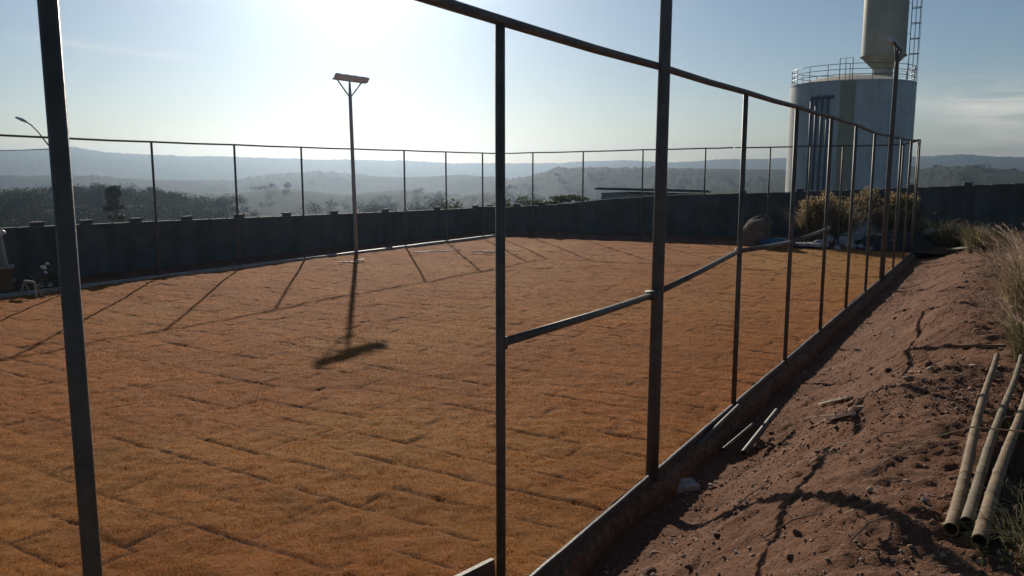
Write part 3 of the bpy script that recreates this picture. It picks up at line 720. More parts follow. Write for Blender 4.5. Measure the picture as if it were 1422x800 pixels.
# ------------------------------------------------------------------ street lamp and cable far left
sl = W(84, 235, 40); zj = W(84, 214, 40).z
st = thing('street_lamp', Vector((sl.x, sl.y, -1.)), 'street lamp with an upswept curved arm behind the left wall', 'street lamp')
mb = MB(); mb.tube([(sl.x, sl.y, -1.2), (sl.x, sl.y, 1), (sl.x, sl.y, zj)], [.09, .08, .06], 10); mb.build('pole', M['pole'], st, smooth=True)
ap = [W(px, py, 40) for px, py in ((84, 214), (72, 207), (63, 196), (53, 183), (44, 174), (36, 169))]
mb = MB(); mb.tube([Vector((sl.x, sl.y, zj - .1))] + ap[1:], [.045, .042, .04, .036, .034, .032], 8); mb.build('arm', M['pole'], st, smooth=True)
mb = MB(); mb.tube([W(37, 169.5, 40), W(30, 166, 40), W(22, 163, 40)], [.05, .085, .05], 8); mb.build('lamp_head', M['lamp'], st, smooth=True)
mb = MB(); cp_ = [W(-160 + i * 24.4, 209 + 2.2 * math.sin(i * .314) - i * .25, 40.05) for i in range(11)]; mb.tube(cp_, .017, 5)
tag(mb.build('power_cable', M['cable'], None, cp_[-1]), 'thin power cable running left from the street lamp pole', 'cable')

# ------------------------------------------------------------------ plants
def leaf_cloud(blobs, per, size, seed, quad=True):
    rs = np.random.default_rng(seed); Vs = []
    for (c, r, k) in blobs:
        n = int(per * k); v = rs.normal(size=(n, 3)); v /= np.linalg.norm(v, axis=1)[:, None]
        rad_ = rs.random(n) ** .45 * (1 + .25 * np.sin(v[:, 0] * 5 + c[0]) * np.cos(v[:, 2] * 4))
        p = v * rad_[:, None] * np.array(r) + np.array(c)
        a = rs.normal(size=(n, 3)); a /= np.linalg.norm(a, axis=1)[:, None]; b = np.cross(a, rs.normal(size=(n, 3))); b /= np.linalg.norm(b, axis=1)[:, None]
        sz = (size * rs.uniform(.5, 1.3, n))[:, None]
        Vs.append(np.stack([p - a * sz * .5, p + b * sz * .28, p + a * sz * .5, p - b * sz * .28], 1).reshape(-1, 3))
    V = np.concatenate(Vs); return V, np.arange(len(V)).reshape(-1, 4)
def attach(o, parent):
    o.parent = parent; o.location = (0, 0, 0); return o
def tree(base, h, w, label, seed, m='leaf', conic=True, size=.22, per=260):
    root = thing('tree', base, label, 'tree'); rnd = random.Random(seed)
    mb = MB(); mb.tube([base - Vector((0, 0, .5)), base + Vector((.1, 0, h * .4)), base + Vector((.05, .1, h * .93))], [w * .07, w * .05, w * .012], 8)
    bl = []
    for i in range(48):
        t = rnd.random() ** 1.0; z = h * (.34 + .64 * t); rr = w * .5 * ((1 - t) ** .6 if conic else math.sin(math.pi * (.15 + .8 * t))) + .12
        an = rnd.uniform(0, 6.28); q = rr * rnd.uniform(.4, .95); c = base + Vector((math.cos(an) * q, math.sin(an) * q, z))
        mb.tube([base + Vector((.05, .05, z * .85)), c], [w * .02, w * .006], 5)
        k = rnd.uniform(.6, 1.1); bl.append((c, (w * .13 * k, w * .13 * k, w * .12 * k), k))
    mb.build('trunk', M['bark'], root, smooth=True)
    V, f = leaf_cloud(bl, per, size, seed); attach(np_mesh('crown', V, f, M[m], False, org=tuple(base)), root)
    return root
tb = W(157, 260, 88); bz = float(land_z(np.array([tb.x]), np.array([tb.y]), False)[0])
tree(Vector((tb.x, tb.y, bz)), tb.z - bz + .3, 3.1, 'lone dark bushy tree standing above the left wall against the hazy valley', 4, size=.26, per=200)

# woods in the valley, read as one mass
bl = []; rnd = random.Random(21)
def wood_at(px, r, hgt, wd):
    a_ = math.atan((px - 711) / F); xx, yy = r * math.sin(a_), r * math.cos(a_); z = float(land_z(np.array([xx]), np.array([yy]), False)[0])
    for k in range(5):
        q = rnd.random(); c = (xx + rnd.uniform(-.4, .4) * wd, yy + rnd.uniform(-.4, .4) * wd, z + hgt * (.3 + .55 * q))
        e = wd * rnd.uniform(.22, .38) * (1.15 - .5 * q); bl.append((c, (e, e, e * .8), rnd.uniform(.7, 1.2)))
for i in range(680):
    px = rnd.choice((rnd.uniform(-80, 330), rnd.uniform(-80, 330), rnd.uniform(330, 830))); r = rnd.choice((rnd.uniform(150, 240), rnd.uniform(200, 320), rnd.uniform(260, 450)))
    if px > 330 and r > 260: r = rnd.uniform(330, 560)
    if px > 330 and r > 240 and rnd.random() < .6: continue
    zt_ = rnd.uniform(3, 6) * (1 if r > 150 else .5); wood_at(px, r, zt_, rnd.uniform(6, 11) * (1 if r > 150 else .6))
for i in range(110):
    px = rnd.uniform(690, 1440); wood_at(px, rnd.uniform(500, 840), rnd.uniform(3.5, 6), rnd.uniform(7, 12))
V, f = leaf_cloud(bl, 210, .45, 5)
tag(np_mesh('woods', V, f, M['wood_far'], False), 'hazy dark green woods filling the valley beyond the walls', 'woods', kind='stuff')
# nearer bushes just behind the wall corner
for i, (px, py, D, w_, h_) in enumerate(((700, 279, 60, 2.6, 1.9), (728, 276, 64, 3.2, 2.2), (756, 279, 58, 2.2, 1.6), (789, 272, 62, 3.4, 2.2), (622, 279, 70, 3.0, 2.0))):
    p = W(px, py, D); lab = ('small dark bush peeking over the wall right of the tall thin fence post', 'wide dark bush over the wall corner between two far fence posts', 'low dark bush over the wall between two rounder bushes', 'rounded dark bush over the wall left of the shed', 'dark bush over the left wall beyond the slim floodlight pole')[i]
    gz = float(land_z(np.array([p.x]), np.array([p.y]), False)[0]); b = thing('bush', Vector((p.x, p.y, gz)), lab, 'bush', 'bushes behind the wall corner')
    hb = p.z - gz; mb = MB(); rn = random.Random(i); bl2 = []
    for k in range(9):
        an = rn.uniform(0, 6.28); q = w_ * .33 * rn.random(); c = Vector((p.x + math.cos(an) * q, p.y + math.sin(an) * q, gz + hb * rn.uniform(.55, .92)))
        mb.tube([(p.x, p.y, gz - .2), c], [.06, .015], 5); bl2.append((c, (w_ * .22, w_ * .22, hb * .2), 1))
    mb.build('stem', M['bark'], b); V, f = leaf_cloud(bl2, 170, .22, 60 + i); attach(np_mesh('foliage', V, f, M['leaf'], False, org=(p.x, p.y, gz)), b)

def tuft_blades(mb, base, n, h, spread, lean, w, rnd, plume=None, wind=(0, 0), droop=.5):
    for i in range(n):
        an = rnd.uniform(0, 6.28); q = spread * math.sqrt(rnd.random()); b = base + Vector((math.cos(an) * q, math.sin(an) * q, -.05))
        hh_ = h * rnd.uniform(.55, 1.05); an2 = an + rnd.uniform(-.9, .9); l = hh_ * lean * rnd.uniform(.2, 1.1)
        dv_ = Vector((math.cos(an2) * l + wind[0] * hh_, math.sin(an2) * l + wind[1] * hh_, 0)); side = Vector((-math.sin(an2 + rnd.uniform(-1, 1)), math.cos(an2), 0)).normalized()
        pts = []
        for t in (0, .3, .6, .82, 1):
            pts.append(b + dv_ * t ** 1.8 + Vector((0, 0, hh_ * (t - droop * .45 * t ** 3))))
        mb.ribbon(pts, [w, w * .9, w * .7, w * .45, w * .12], side)
        if plume is not None and rnd.random() < .4:
            tip = pts[-1]; dd = (pts[-1] - pts[-2]).normalized()
            for k in range(7):
                c = tip - dd * (.19 * k / 6); o_ = Vector((rnd.uniform(-1, 1), rnd.uniform(-1, 1), rnd.uniform(-.3, 1))).normalized() * .02
                plume.ribbon([c, c + o_ * .6 + dd * .025, c + o_ + dd * .05], [.009, .011, .002], side)
def tuft(base, n, h, spread, lean, w, label, m, seed, pm=None, wind=(0, 0), group=None, droop=.5, subs=1):
    rnd_ = random.Random(seed); root = thing('grass_tuft', base, label, 'grass tuft', group)
    mb, pb = MB(), (MB() if pm else None)
    for k in range(subs):
        b = base + Vector((rnd_.uniform(-1, 1) * spread * (subs > 1) * 2, rnd_.uniform(-1, 1) * spread * (subs > 1) * 2, 0))
        tuft_blades(mb, b, n // subs, h * (rnd_.uniform(.75, 1.05) if subs > 1 else 1), spread, lean, w, rnd_, pb, wind, droop)
    mb.build('blades', M[m], root)
    if pb and pb.v: pb.build('seed_heads', M[pm], root)
    return root
gD = [ # px, py of the base, blades, height, spread
 ((1432, 458), 420, 1.2, .2, .4, 'drygrass', 'pinkgrass', 'tall pinkish dry grass tuft with seed plumes at the right edge of the bank'),
 ((1440, 505), 260, .7, .18, .5, 'tangrass', 'pinkgrass', 'olive tan grass tuft below the tall pinkish plumes at the bank edge'),
 ((1455, 440), 460, 1.35, .28, .4, 'drygrass', 'pinkgrass', 'tallest dry plume grass at the right border'),
 ((1432, 400), 320, 1.15, .22, .45, 'pinkgrass', 'pinkgrass', 'pale dry grass tuft leaning left behind the tall pinkish plumes'),
]
for i, ((px, py), n, h_, sp_, ln_, m_, pm_, lab) in enumerate(gD):
    tuft(on_bank(px, py), n, h_, sp_, ln_, .008, lab, m_, 100 + i, pm_, (-.12, 0), 'dry grass along the right of the bank')
gM = [((1303, 350), 500, 2.0, .3, 'drygrass', 'pale straw grass tuft at the left of the clump behind the white plank'),
      ((1330, 350), 520, 1.8, .3, 'tangrass', 'olive tan grass tuft in the middle of the clump behind the white plank'),
      ((1356, 351), 480, 1.5, .3, 'tangrass', 'olive grass tuft at the right of the clump behind the white plank')]
for i, ((px, py), n, h_, sp_, m_, lab) in enumerate(gM):
    p = on_bank(px, py); tuft(p, n, h_, sp_, .6, .016, lab, m_, 130 + i, 'drygrass', (-.05, 0), 'grass clump at the end of the bank', subs=4, droop=.9)

# big dry bush by the far corner
def dry_bush(px0, px1, pytop, pybase, D, label, seed, mix):
    pm = W((px0 + px1) / 2, pybase, D); wdt = (px1 - px0) * D / F; base = Vector((pm.x, pm.y, .05)); ht = W((px0 + px1) / 2, pytop, D).z
    root = thing('dry_bush', base, label, 'bush', 'dry bushes by the far corner'); rn = random.Random(seed); bl2 = []; mb = MB(); gm_ = MB()
    for k in range(16):
        an = rn.uniform(0, 6.28); q = wdt * .5 * math.sqrt(rn.random()) * .85; c = base + Vector((math.cos(an) * q, math.sin(an) * q * .6, ht * rn.uniform(.22, .78) * (1 - .55 * (q / (wdt * .45)) ** 2)))
        mb.tube([base + Vector((math.cos(an) * q * .3, math.sin(an) * q * .3, -.2)), c], [.03, .008], 5); bl2.append((c, (wdt * .17, wdt * .15, ht * .2), 1))
    for k in range(22):
        an = rn.uniform(0, 6.28); q = wdt * .46 * math.sqrt(rn.random())
        tuft_blades(gm_, base + Vector((math.cos(an) * q, math.sin(an) * q * .6, 0)), mix, ht * rn.uniform(.7, 1.25), .3, .75, .018, rn, None, (0, 0), 1.0)
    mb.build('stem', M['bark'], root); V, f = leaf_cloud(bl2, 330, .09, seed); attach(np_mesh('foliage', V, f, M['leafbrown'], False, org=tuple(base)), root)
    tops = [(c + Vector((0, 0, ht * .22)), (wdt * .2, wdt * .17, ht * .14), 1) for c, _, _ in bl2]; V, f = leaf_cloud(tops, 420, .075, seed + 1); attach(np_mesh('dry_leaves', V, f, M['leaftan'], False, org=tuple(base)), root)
    gm_.build('grass_blades', M['drygrass'], root)
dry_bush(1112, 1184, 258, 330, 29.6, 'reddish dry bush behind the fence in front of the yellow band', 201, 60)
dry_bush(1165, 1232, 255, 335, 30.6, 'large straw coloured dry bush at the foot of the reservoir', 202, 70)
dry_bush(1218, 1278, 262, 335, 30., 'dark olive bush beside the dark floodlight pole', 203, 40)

# weeds at the lower right by the bamboo
for i, (px, py, n, h_, lab, m_) in enumerate(((1402, 655, 110, .2, 'green weed tuft beside the middle of the bamboo poles', 'weeds'), (1418, 712, 140, .22, 'olive weed tuft at the right of the bamboo poles', 'tangrass'),
        (1404, 772, 150, .16, 'low green weed tuft at the butt ends of the bamboo poles', 'weeds'), (1425, 600, 130, .28, 'tall green weed tuft at the right picture border beside the bamboo', 'greengrass'), (1436, 762, 150, .25, 'olive weed tuft in the bottom right corner', 'tangrass'))):
    tuft(on_bank(px, py), n, h_, .16, .9, .006, lab, m_, 300 + i, None, (-.1, 0), 'weeds beside the bamboo', droop=.9)
mb = MB(); a_ = on_bank(1200, 668, .03); b_ = on_bank(1440, 655, .22)
pts = [a_, a_.lerp(b_, .3) + Vector((0, 0, .12)), a_.lerp(b_, .6) + Vector((0, 0, .13)), b_]; mb.tube(pts, [.002, .003, .004, .005], 6)
tag(mb.build('grass_stalk', M['drygrass'], None, b_), 'long dry grass stalk arching leftward over the bamboo poles', 'grass stalk')
mb = MB(); a_ = on_bank(1180, 690, .02); b_ = on_bank(1330, 640, .1)
mb.tube([a_, a_.lerp(b_, .4) + Vector((0, 0, .14)), b_], [.002, .003, .004], 6)
tag(mb.build('grass_stalk', M['drygrass'], None, b_), 'thin curved grass stalk on the soil left of the bamboo poles', 'grass stalk')

# ------------------------------------------------------------------ bamboo poles
def bamboo(p0, p1, r0, r1, label, m, seed):
    root = thing('bamboo_pole', p0, label, 'bamboo pole', 'bamboo poles lying on the bank'); rn = random.Random(seed); Lp = (p1 - p0).length
    stat = [0]; t = rn.uniform(.15, .35)
    while t < Lp: stat.append(t); t += rn.uniform(.34, .46)
    pts, rs = [], []; sag = lambda t: p0.lerp(p1, t / Lp) + Vector((0, 0, -.02 * math.sin(math.pi * t / Lp))) + Vector((.012 * math.sin(t * 1.9 + seed), 0, 0))
    for i, t in enumerate(stat):
        r = r0 + (r1 - r0) * t / Lp
        if i == 0: pts.append(sag(0)); rs.append(r); continue
        for dt, k in ((-.03, .97), (-.008, 1.0), (0, 1.07), (.008, 1.0), (.03, .96)): pts.append(sag(t + dt)); rs.append(r * k)
    pts.append(sag(Lp)); rs.append(r1)
    mb = MB(); mb.tube(pts, rs, 14, False)
    d0 = (pts[1] - pts[0]).normalized(); mb.tube([pts[0], pts[0] + d0 * .001], [rs[0], rs[0] * .8], 14, False); mb.tube([pts[0] + d0 * .001, pts[0] + d0 * .12], [rs[0] * .8, rs[0] * .78], 14, False)
    mb.build('culm', M[m], root, smooth=True)
    m2 = MB(); m2.tube([pts[0] + d0 * .12, pts[0] + d0 * .125], rs[0] * .78, 14); m2.build('node_wall', M['dark'], root)
    return root
bamboo(on_bank(1316, 752, .05), on_bank(1381, 512, .1), .034, .02, 'left bamboo pole of the row on the bank, pale tan', 'bamboo', 1)
bamboo(on_bank(1338, 745, .05), on_bank(1416, 512, .08), .031, .019, 'middle bamboo pole of the row on the bank, dull brown', 'bamboo2', 2)
bamboo(on_bank(1358, 772, .06), on_bank(1436, 520, .09), .035, .02, 'right bamboo pole of the row with its open butt end nearest', 'bamboo', 3)

# ------------------------------------------------------------------ loose things on the bank
def loose_pipe(a_, b_, r, label):
    mb = MB(); mb.tube([a_, b_], r, 12, False); d_ = (b_ - a_).normalized(); mb.tube([a_, a_ + d_ * .002], [r, r * .86], 12, False); mb.tube([a_ + d_ * .002, b_], r * .86, 12, False); mb.tube([b_, b_ - d_ * .002], [r, r * .86], 12, False)
    return tag(mb.build('loose_pipe', M['galv'], None, a_, True), label, 'pipe', 'pipe offcuts in the trench')
loose_pipe(on_bank(962, 642, .12), on_bank(1026, 592, .24), .028, 'longest pipe offcut lying in the trench closest to the kerb')
loose_pipe(on_bank(1004, 635, .08), on_bank(1044, 609, .15), .02, 'thin short pipe offcut between the two other pipe offcuts')
loose_pipe(on_bank(1032, 640, .07), on_bank(1078, 595, .2), .03, 'thick pipe offcut farthest from the kerb, propped on the soil')
mb = MB(); mb.tube([on_bank(1014, 607, .08), on_bank(1062, 603, .12)], .01, 8)
tag(mb.build('iron_rod', M['rail'], None, on_bank(1014, 607)), 'thin dark rod lying across the pipe offcuts', 'rod')

def plank(pa, pb, w, t, label, m='wood', up=.03, name='wood_offcut', cat='wood offcut'):
    a_, b_ = on_bank(*pa, up), on_bank(*pb, up); u = (b_ - a_); Lp = u.length; u.normalize(); v = Vector((0, 0, 1)).cross(u).normalized(); ww = u.cross(v)
    mb = MB(); Mx = Matrix((u, v, ww)).transposed(); c = (a_ + b_) / 2
    n = 6; vs = []; fs = []; rn = random.Random(int(pa[0]))
    for i in range(n + 1):
        k = w / 2 * (1 if 0 < i < n else .6) * rn.uniform(.85, 1.05); p = a_.lerp(b_, i / n)
        for sx, sz in ((-1, 0), (1, 0), (1, 1), (-1, 1)): vs.append(p + v * sx * k + ww * sz * t)
    for i in range(n):
        for k in range(4): fs.append((i * 4 + k, i * 4 + (k + 1) % 4, (i + 1) * 4 + (k + 1) % 4, (i + 1) * 4 + k))
    fs += [(3, 2, 1, 0), tuple(n * 4 + k for k in range(4))]; mb.add(vs, fs)
    return tag(mb.build(name, M[m], None, c), label, cat)
plank((1139, 566), (1179, 559), .075, .02, 'pale wood offcut lying alone on the slope, upper of three')
plank((1145, 591), (1185, 585), .06, .02, 'pale wood offcut lower on the slope, widest at its right end')
plank((1120, 585), (1160, 586), .025, .012, 'thin brown wood sliver beside the lower pale offcut', 'twig')
plank((1326, 489), (1396, 487), .05, .03, 'straight pale stick lying across the upper bank', 'bamboo')
plank((1311, 353.5), (1357, 349), .14, .05, 'long white plank lying at the far end of the bank', 'pale', .12, 'plank', 'plank')
def stone_at(px, py, sz, label, seed, m='stone', flat=.5, group=None, name='stone', cat='stone', z=None):
    p = on_bank(px, py, sz * flat * .3); mb = MB(); mb.rock(p, (sz, sz * .75, sz * flat), seed, seed * 1.3); return tag(mb.build(name, M[m], None, p), label, cat, group)
def slab_at(px, py, sz, rot, label, seed):
    p = on_bank(px, py, .03); mb = MB(); rn = random.Random(seed); Mx = Matrix.Rotation(rot, 3, 'Z') @ Matrix.Rotation(.12, 3, 'X'); mb.box(p, (sz * 1.5, sz, .045), Mx, .93)
    return tag(mb.build('paving_fragment', M['stone'], None, p), label, 'slab')
slab_at(922, 671, .13, .5, 'small pale slab fragment right beside the thick near floodlight pole', 1); slab_at(950, 679, .17, .35, 'larger pale slab fragment on the soil by the near floodlight pole', 2)
for i, (px, py, sz) in enumerate(((987, 675, .035), (994, 671, .025), (933, 751, .022), (938, 778, .022), (1068, 582, .03), (1240, 462, .03), (1262, 430, .03), (1022, 770, .018), (1345, 402, .05), (1172, 512, .03), (1085, 640, .02), (1282, 700, .02))):
    stone_at(px, py, sz, 'small pale stone lying on the bare soil of the bank', 40 + i, group='small pale stones on the bank')
rn = random.Random(9)
for i, (px, py, L_) in enumerate(((1010, 720, .3), (1120, 650, .22), (1240, 520, .3), (1330, 580, .25), (1200, 620, .28), (1060, 752, .3), (1290, 455, .3), (1180, 760, .25), (1345, 470, .4), (1390, 480, .35))):
    a_ = on_bank(px, py, .012); an = rn.uniform(-.6, .9); b_ = a_ + Vector((math.cos(an) * L_, math.sin(an) * L_, 0)); s_, d_ = sd_of(b_.x, b_.y); b_.z = float(bank_z(s_, d_)) + .02; m_ = a_.lerp(b_, .5) + Vector((0, 0, .03))
    mb = MB(); mb.tube([a_, m_, b_], [.004, .005, .003], 6); c_ = m_ + Vector((rn.uniform(-.06, .06), .06, .02)); mb.tube([m_, c_], [.003, .0015], 5)
    tag(mb.build('twig', M['twig'], None, a_), 'thin dry twig lying on the bare soil of the bank', 'twig', 'dry twigs on the bank')

# metal profile lying by the fence foot at the bottom edge
a_, b_ = G(684, 776, .13), G(600, 818, .1); u = (b_ - a_).normalized(); b_ = a_ + u * 1.6; v = Vector((0, 0, 1)).cross(u).normalized(); ww = u.cross(v); Mx = Matrix((u, v, ww)).transposed()
mb = MB(); c = (a_ + b_) / 2; Lp = (b_ - a_).length
mb.box(c, (Lp, .034, .004), Mx); mb.box(c + v * .017 - ww * .062, (Lp, .004, .12), Mx); mb.box(c - v * .017 - ww * .062, (Lp, .004, .12), Mx); mb.box(c + v * .021 - ww * .05, (Lp * .998, .004, .02), Mx)
tag(mb.build('metal_channel', M['galv'], None, a_), 'grey metal channel section lying on the sod beside the thin near fence post', 'metal channel')

# ------------------------------------------------------------------ rubble and soil beyond the far right corner
def rock(name, p, size, label, cat, m, seed, group=None, rot=0, sub=3, smooth=False):
    mb = MB(); mb.rock(p, size, seed, rot, sub=sub); return tag(mb.build(name, M[m], None, Vector((p[0], p[1], p[2] - size[2] * .7)), smooth), label, cat, group)
p = W(1253, 338, 27.5)
mb = MB(); cx = Vector((W(1246, 340, 28.2).x, W(1246, 340, 28.2).y, .02)); n1, n2 = 40, 60; vs, fs = [], []
for i in range(n1 + 1):
    for k in range(n2):
        r_ = i / n1; an = 2 * math.pi * k / n2; xx, yy = math.cos(an) * r_ * 1.5, math.sin(an) * r_ * 1.2
        zz = .72 * (1 - r_ ** 1.6) * (1 + .25 * float(fbm(np.array(xx * .9 + 3), np.array(yy * .9), 5, 3))) + .09 * float(fbm(np.array(xx * 4), np.array(yy * 4), 6, 3)) - .06 * (r_ > .97)
        vs.append(cx + Vector((xx, yy, zz)))
for i in range(n1):
    for k in range(n2): fs.append((i * n2 + k, i * n2 + (k + 1) % n2, (i + 1) * n2 + (k + 1) % n2, (i + 1) * n2 + k))
mb.add(vs, fs); tag(mb.build('soil_heap', M['soilheap'], None, cx, True), 'dark heap of soil just beyond the far right corner of the pitch', 'soil heap')
p = W(1050, 342, 29.3); mb = MB(); bc = Vector((p.x, p.y, .05)); vs, fs = [], []
for i in range(25):
    for k in range(40):
        t, an = i / 24, 2 * math.pi * k / 40; rr = .56 * (1 - .12 * t) * (1 if t < .72 else math.sqrt(max(0, 1 - ((t - .72) / .28) ** 2)))
        rr *= 1 + .22 * float(fbm(np.array(math.cos(an) * 1.4 + t * 1.3), np.array(math.sin(an) * 1.4 - t), 44, 4)) + .07 * float(fbm(np.array(an * 3.), np.array(t * 9.), 45, 3))
        vs.append(bc + Vector((math.cos(an) * rr + .1 * t, math.sin(an) * rr * .8, -.15 + 1.15 * t + .1 * math.cos(an - .6) * t)))
for i in range(24):
    for k in range(40): fs.append((i * 40 + k, i * 40 + (k + 1) % 40, (i + 1) * 40 + (k + 1) % 40, (i + 1) * 40 + k))
mb.add(vs, fs); tag(mb.build('boulder', M['brownrock'], None, bc), 'lumpy brown boulder with a sunlit rim standing before the far wall', 'boulder')
rub = [(1138, 340, 28.4, .3), (1150, 333, 29, .34), (1163, 345, 28, .22), (1172, 335, 28.6, .36), (1183, 341, 28, .25), (1193, 322, 29.6, .42), (1204, 310, 30.2, .45), (1212, 330, 28.9, .3), (1224, 303, 30.4, .38), (1196, 343, 27.8, .18), (1290, 322, 28.0, .25), (1208, 345, 27.6, .16), (1172, 313, 30.2, .35)]
for i, (px, py, D, sz) in enumerate(rub):
    p = W(px, py, D); rock('concrete_chunk', p, (sz, sz * .7, sz * .62), 'jagged grey concrete chunk in the rubble heap left of the dark soil heap' if px < 1280 else 'grey concrete chunk alone between the dark soil heap and the grass clump', 'rubble', 'conc', 50 + i, 'concrete rubble by the far corner' if px < 1280 else None, i * .8, 2)
hp_ = W(1196, 335, 30.3); mb = MB(); mb.rock(Vector((hp_.x, hp_.y, .25)), (1.9, 1.1, .95), 88, .3, .5, 4)
tag(mb.build('rubble_heap', M['conc'], None, Vector((hp_.x, hp_.y, 0))), 'grey heap of crushed rubble under the concrete chunks at the far corner', 'rubble heap')
p = W(1122, 341, 28.5); mb = MB(); mb.box(Vector((p.x, p.y, .12)), (1.35, .7, .1), Matrix.Rotation(-.4, 3, 'Z'), .97); tag(mb.build('concrete_slab', M['conc'], None, Vector((p.x, p.y, .07))), 'flat pale concrete slab lying between the blue tarp and the rubble', 'concrete slab')
p = W(1080, 336, 28.6); mb = MB(); vs, fs = [], []
for i in range(15):
    for k in range(9):
        xx, yy = (i / 14 - .5) * 1.2, (k / 8 - .5) * .8; vs.append(Vector((p.x + xx, p.y + yy - .1 * xx, .1 + .22 * max(0, 1 - (xx * 1.5) ** 2 - (yy * 2) ** 2) + .05 * random.random())))
for i in range(14):
    for k in range(8): fs.append((i * 9 + k, (i + 1) * 9 + k, (i + 1) * 9 + k + 1, i * 9 + k + 1))
mb.add(vs, fs); tag(mb.build('tarp', M['tarp'], None, Vector((p.x, p.y, .1)), True), 'crumpled blue tarp on the ground right of the brown boulder', 'tarp')
for i, (pa, pb) in enumerate((((572, 351), (640, 348)), ((655, 349.5), (690, 352)), ((470, 366), (505, 362)))):
    a_, b_ = G(*pa, .045), G(*pb, .045); mb = MB(); n = 8
    pts = [a_.lerp(b_, k / n) + Vector((0, random.uniform(-.08, .08), random.uniform(0, .03))) for k in range(n + 1)]
    mb.tube(pts, .022, 6); tag(mb.build('plastic_strip', M['plastic'], None, a_), ('pale plastic strip lying across the far left corner of the pitch', 'short pale plastic strip at the far edge near the tall thin post', 'pale plastic strip on the sod by the slim floodlight pole')[i], 'plastic strip')

# ------------------------------------------------------------------ clutter at the far left
def at(px, py, D, z=None):
    p = W(px, py, D); return p if z is None else Vector((p.x, p.y, z))
cb = at(2, 385, 18.3, .25)
cr = thing('crate', Vector((cb.x, cb.y, 0)), 'brown crate with a pale lid standing at the left border against the wall', 'crate'); Mx = Matrix.Rotation(.5, 3, 'Z')
mb = MB()
for k in range(3): mb.box(cb + Vector((0, 0, -.16 + .18 * k)), (.46, .46, .165), Mx)
mb.box(cb, (.42, .42, .5), Mx); mb.build('crate_body', M['crate'], cr); mb = MB(); mb.box(cb + Vector((0, 0, .29)), (.52, .52, .045), Mx); mb.build('lid', M['pale'], cr)
a_ = at(9, 366, 18.3); b_ = at(0, 326, 18.4); a_.z = cb.z + .315
lp_ = thing('leaning_board', a_, 'pale narrow boards standing on the crate and leaning left', 'board')
for k in (0, 1):
    mb = MB(); mb.tube([a_ + Vector((-.11 * k, .05 * k, 0)), b_ + Vector((-.09 * k, .05 * k, .0))], [.045, .035], 6); mb.build('board', M['pale'], lp_)
mb = MB(); mb.rock(b_ + Vector((.05, 0, .06)), (.1, .09, .07), 5); mb.build('knotted_rag', M['plastic'], lp_)
sb = at(42, 392, 17.6, 0)
so = thing('trestle', sb, 'small pale wooden trestle on the soil right of the crate', 'trestle')
tp = [at(33, 381, 17.7), at(47, 381, 17.5)]
for k in (0, 1): tp[k].z = .3
mb = MB(); mb.tube(tp, .03, 6); mb.build('beam', M['pale'], so)
for k, (dx_, dy_) in enumerate(((-.03, -.15), (.02, .15), (.1, -.15), (.06, .15))):
    t = tp[k // 2]; mb = MB(); mb.tube([t, Vector((t.x + dx_, t.y + dy_, -.02))], .022, 6); mb.build('leg', M['pale'], so)
for i, (px, py, sz) in enumerate(((60, 371, .07), (66, 366, .05), (63, 378, .05), (84, 378, .05), (58, 396, .09), (70, 395, .07), (18, 388, .06))):
    p = at(px, py, 18.4); mb = MB(); mb.rock(p, (sz, sz * .7, sz * .8), 70 + i, rough=1.2); m_ = 'plastic' if i < 4 or i == 6 else 'conc'
    tag(mb.build('plastic_scrap' if m_ == 'plastic' else 'stone', M[m_], None, p), 'white plastic scrap caught in the dark brush heap by the left wall' if i < 4 else ('white scrap against the side of the brown crate' if i == 6 else 'grey stone on the soil left of the leftmost fence post'), 'plastic scrap' if m_ == 'plastic' else 'stone', 'white scraps by the left wall' if i < 4 else ('stones left of the near post' if i < 6 else None))
hb = at(68, 385, 18.6, 0); root = thing('brush_heap', hb, 'dark heap of dead brush against the left wall beside the trestle', 'brush heap'); mb = MB(); rn = random.Random(5)
for k in range(150):
    a_ = hb + Vector((rn.uniform(-.55, .55), rn.uniform(-.3, .3), rn.uniform(-.02, .2))); an = rn.uniform(0, 6.28); e_ = a_ + Vector((math.cos(an), math.sin(an), rn.uniform(-.2, .9))) * rn.uniform(.15, .4); mb.tube([a_, e_], [.01, .004], 4)
mb.build('branches', M['twig'], root); V, f = leaf_cloud([(tuple(hb + Vector((0, 0, .15))), (.5, .3, .25), 1)], 500, .07, 8); attach(np_mesh('dead_leaves', V, f, M['leafbrown'], False, org=tuple(hb)), root)

# ------------------------------------------------------------------ haze
hz = MB(); hz.box((0, 0, (66 - 82) / 2), (5800, 5800, 66 + 82)); 
hm = bpy.data.materials.new('valley haze'); hm.use_nodes = True; nt = hm.node_tree; nt.nodes.remove(nt.nodes['Principled BSDF'])
pv = nt.nodes.new('ShaderNodeVolumePrincipled'); pv.inputs['Color'].default_value = (.42, .55, .72, 1); pv.inputs['Density'].default_value = .0004; pv.inputs['Anisotropy'].default_value = .88
nt.links.new(pv.outputs[0], nt.nodes['Material Output'].inputs['Volume'])
hb_ = hz.build('haze', hm); tag(hb_, 'thin pale blue haze hanging over the whole valley', 'haze', kind='stuff')

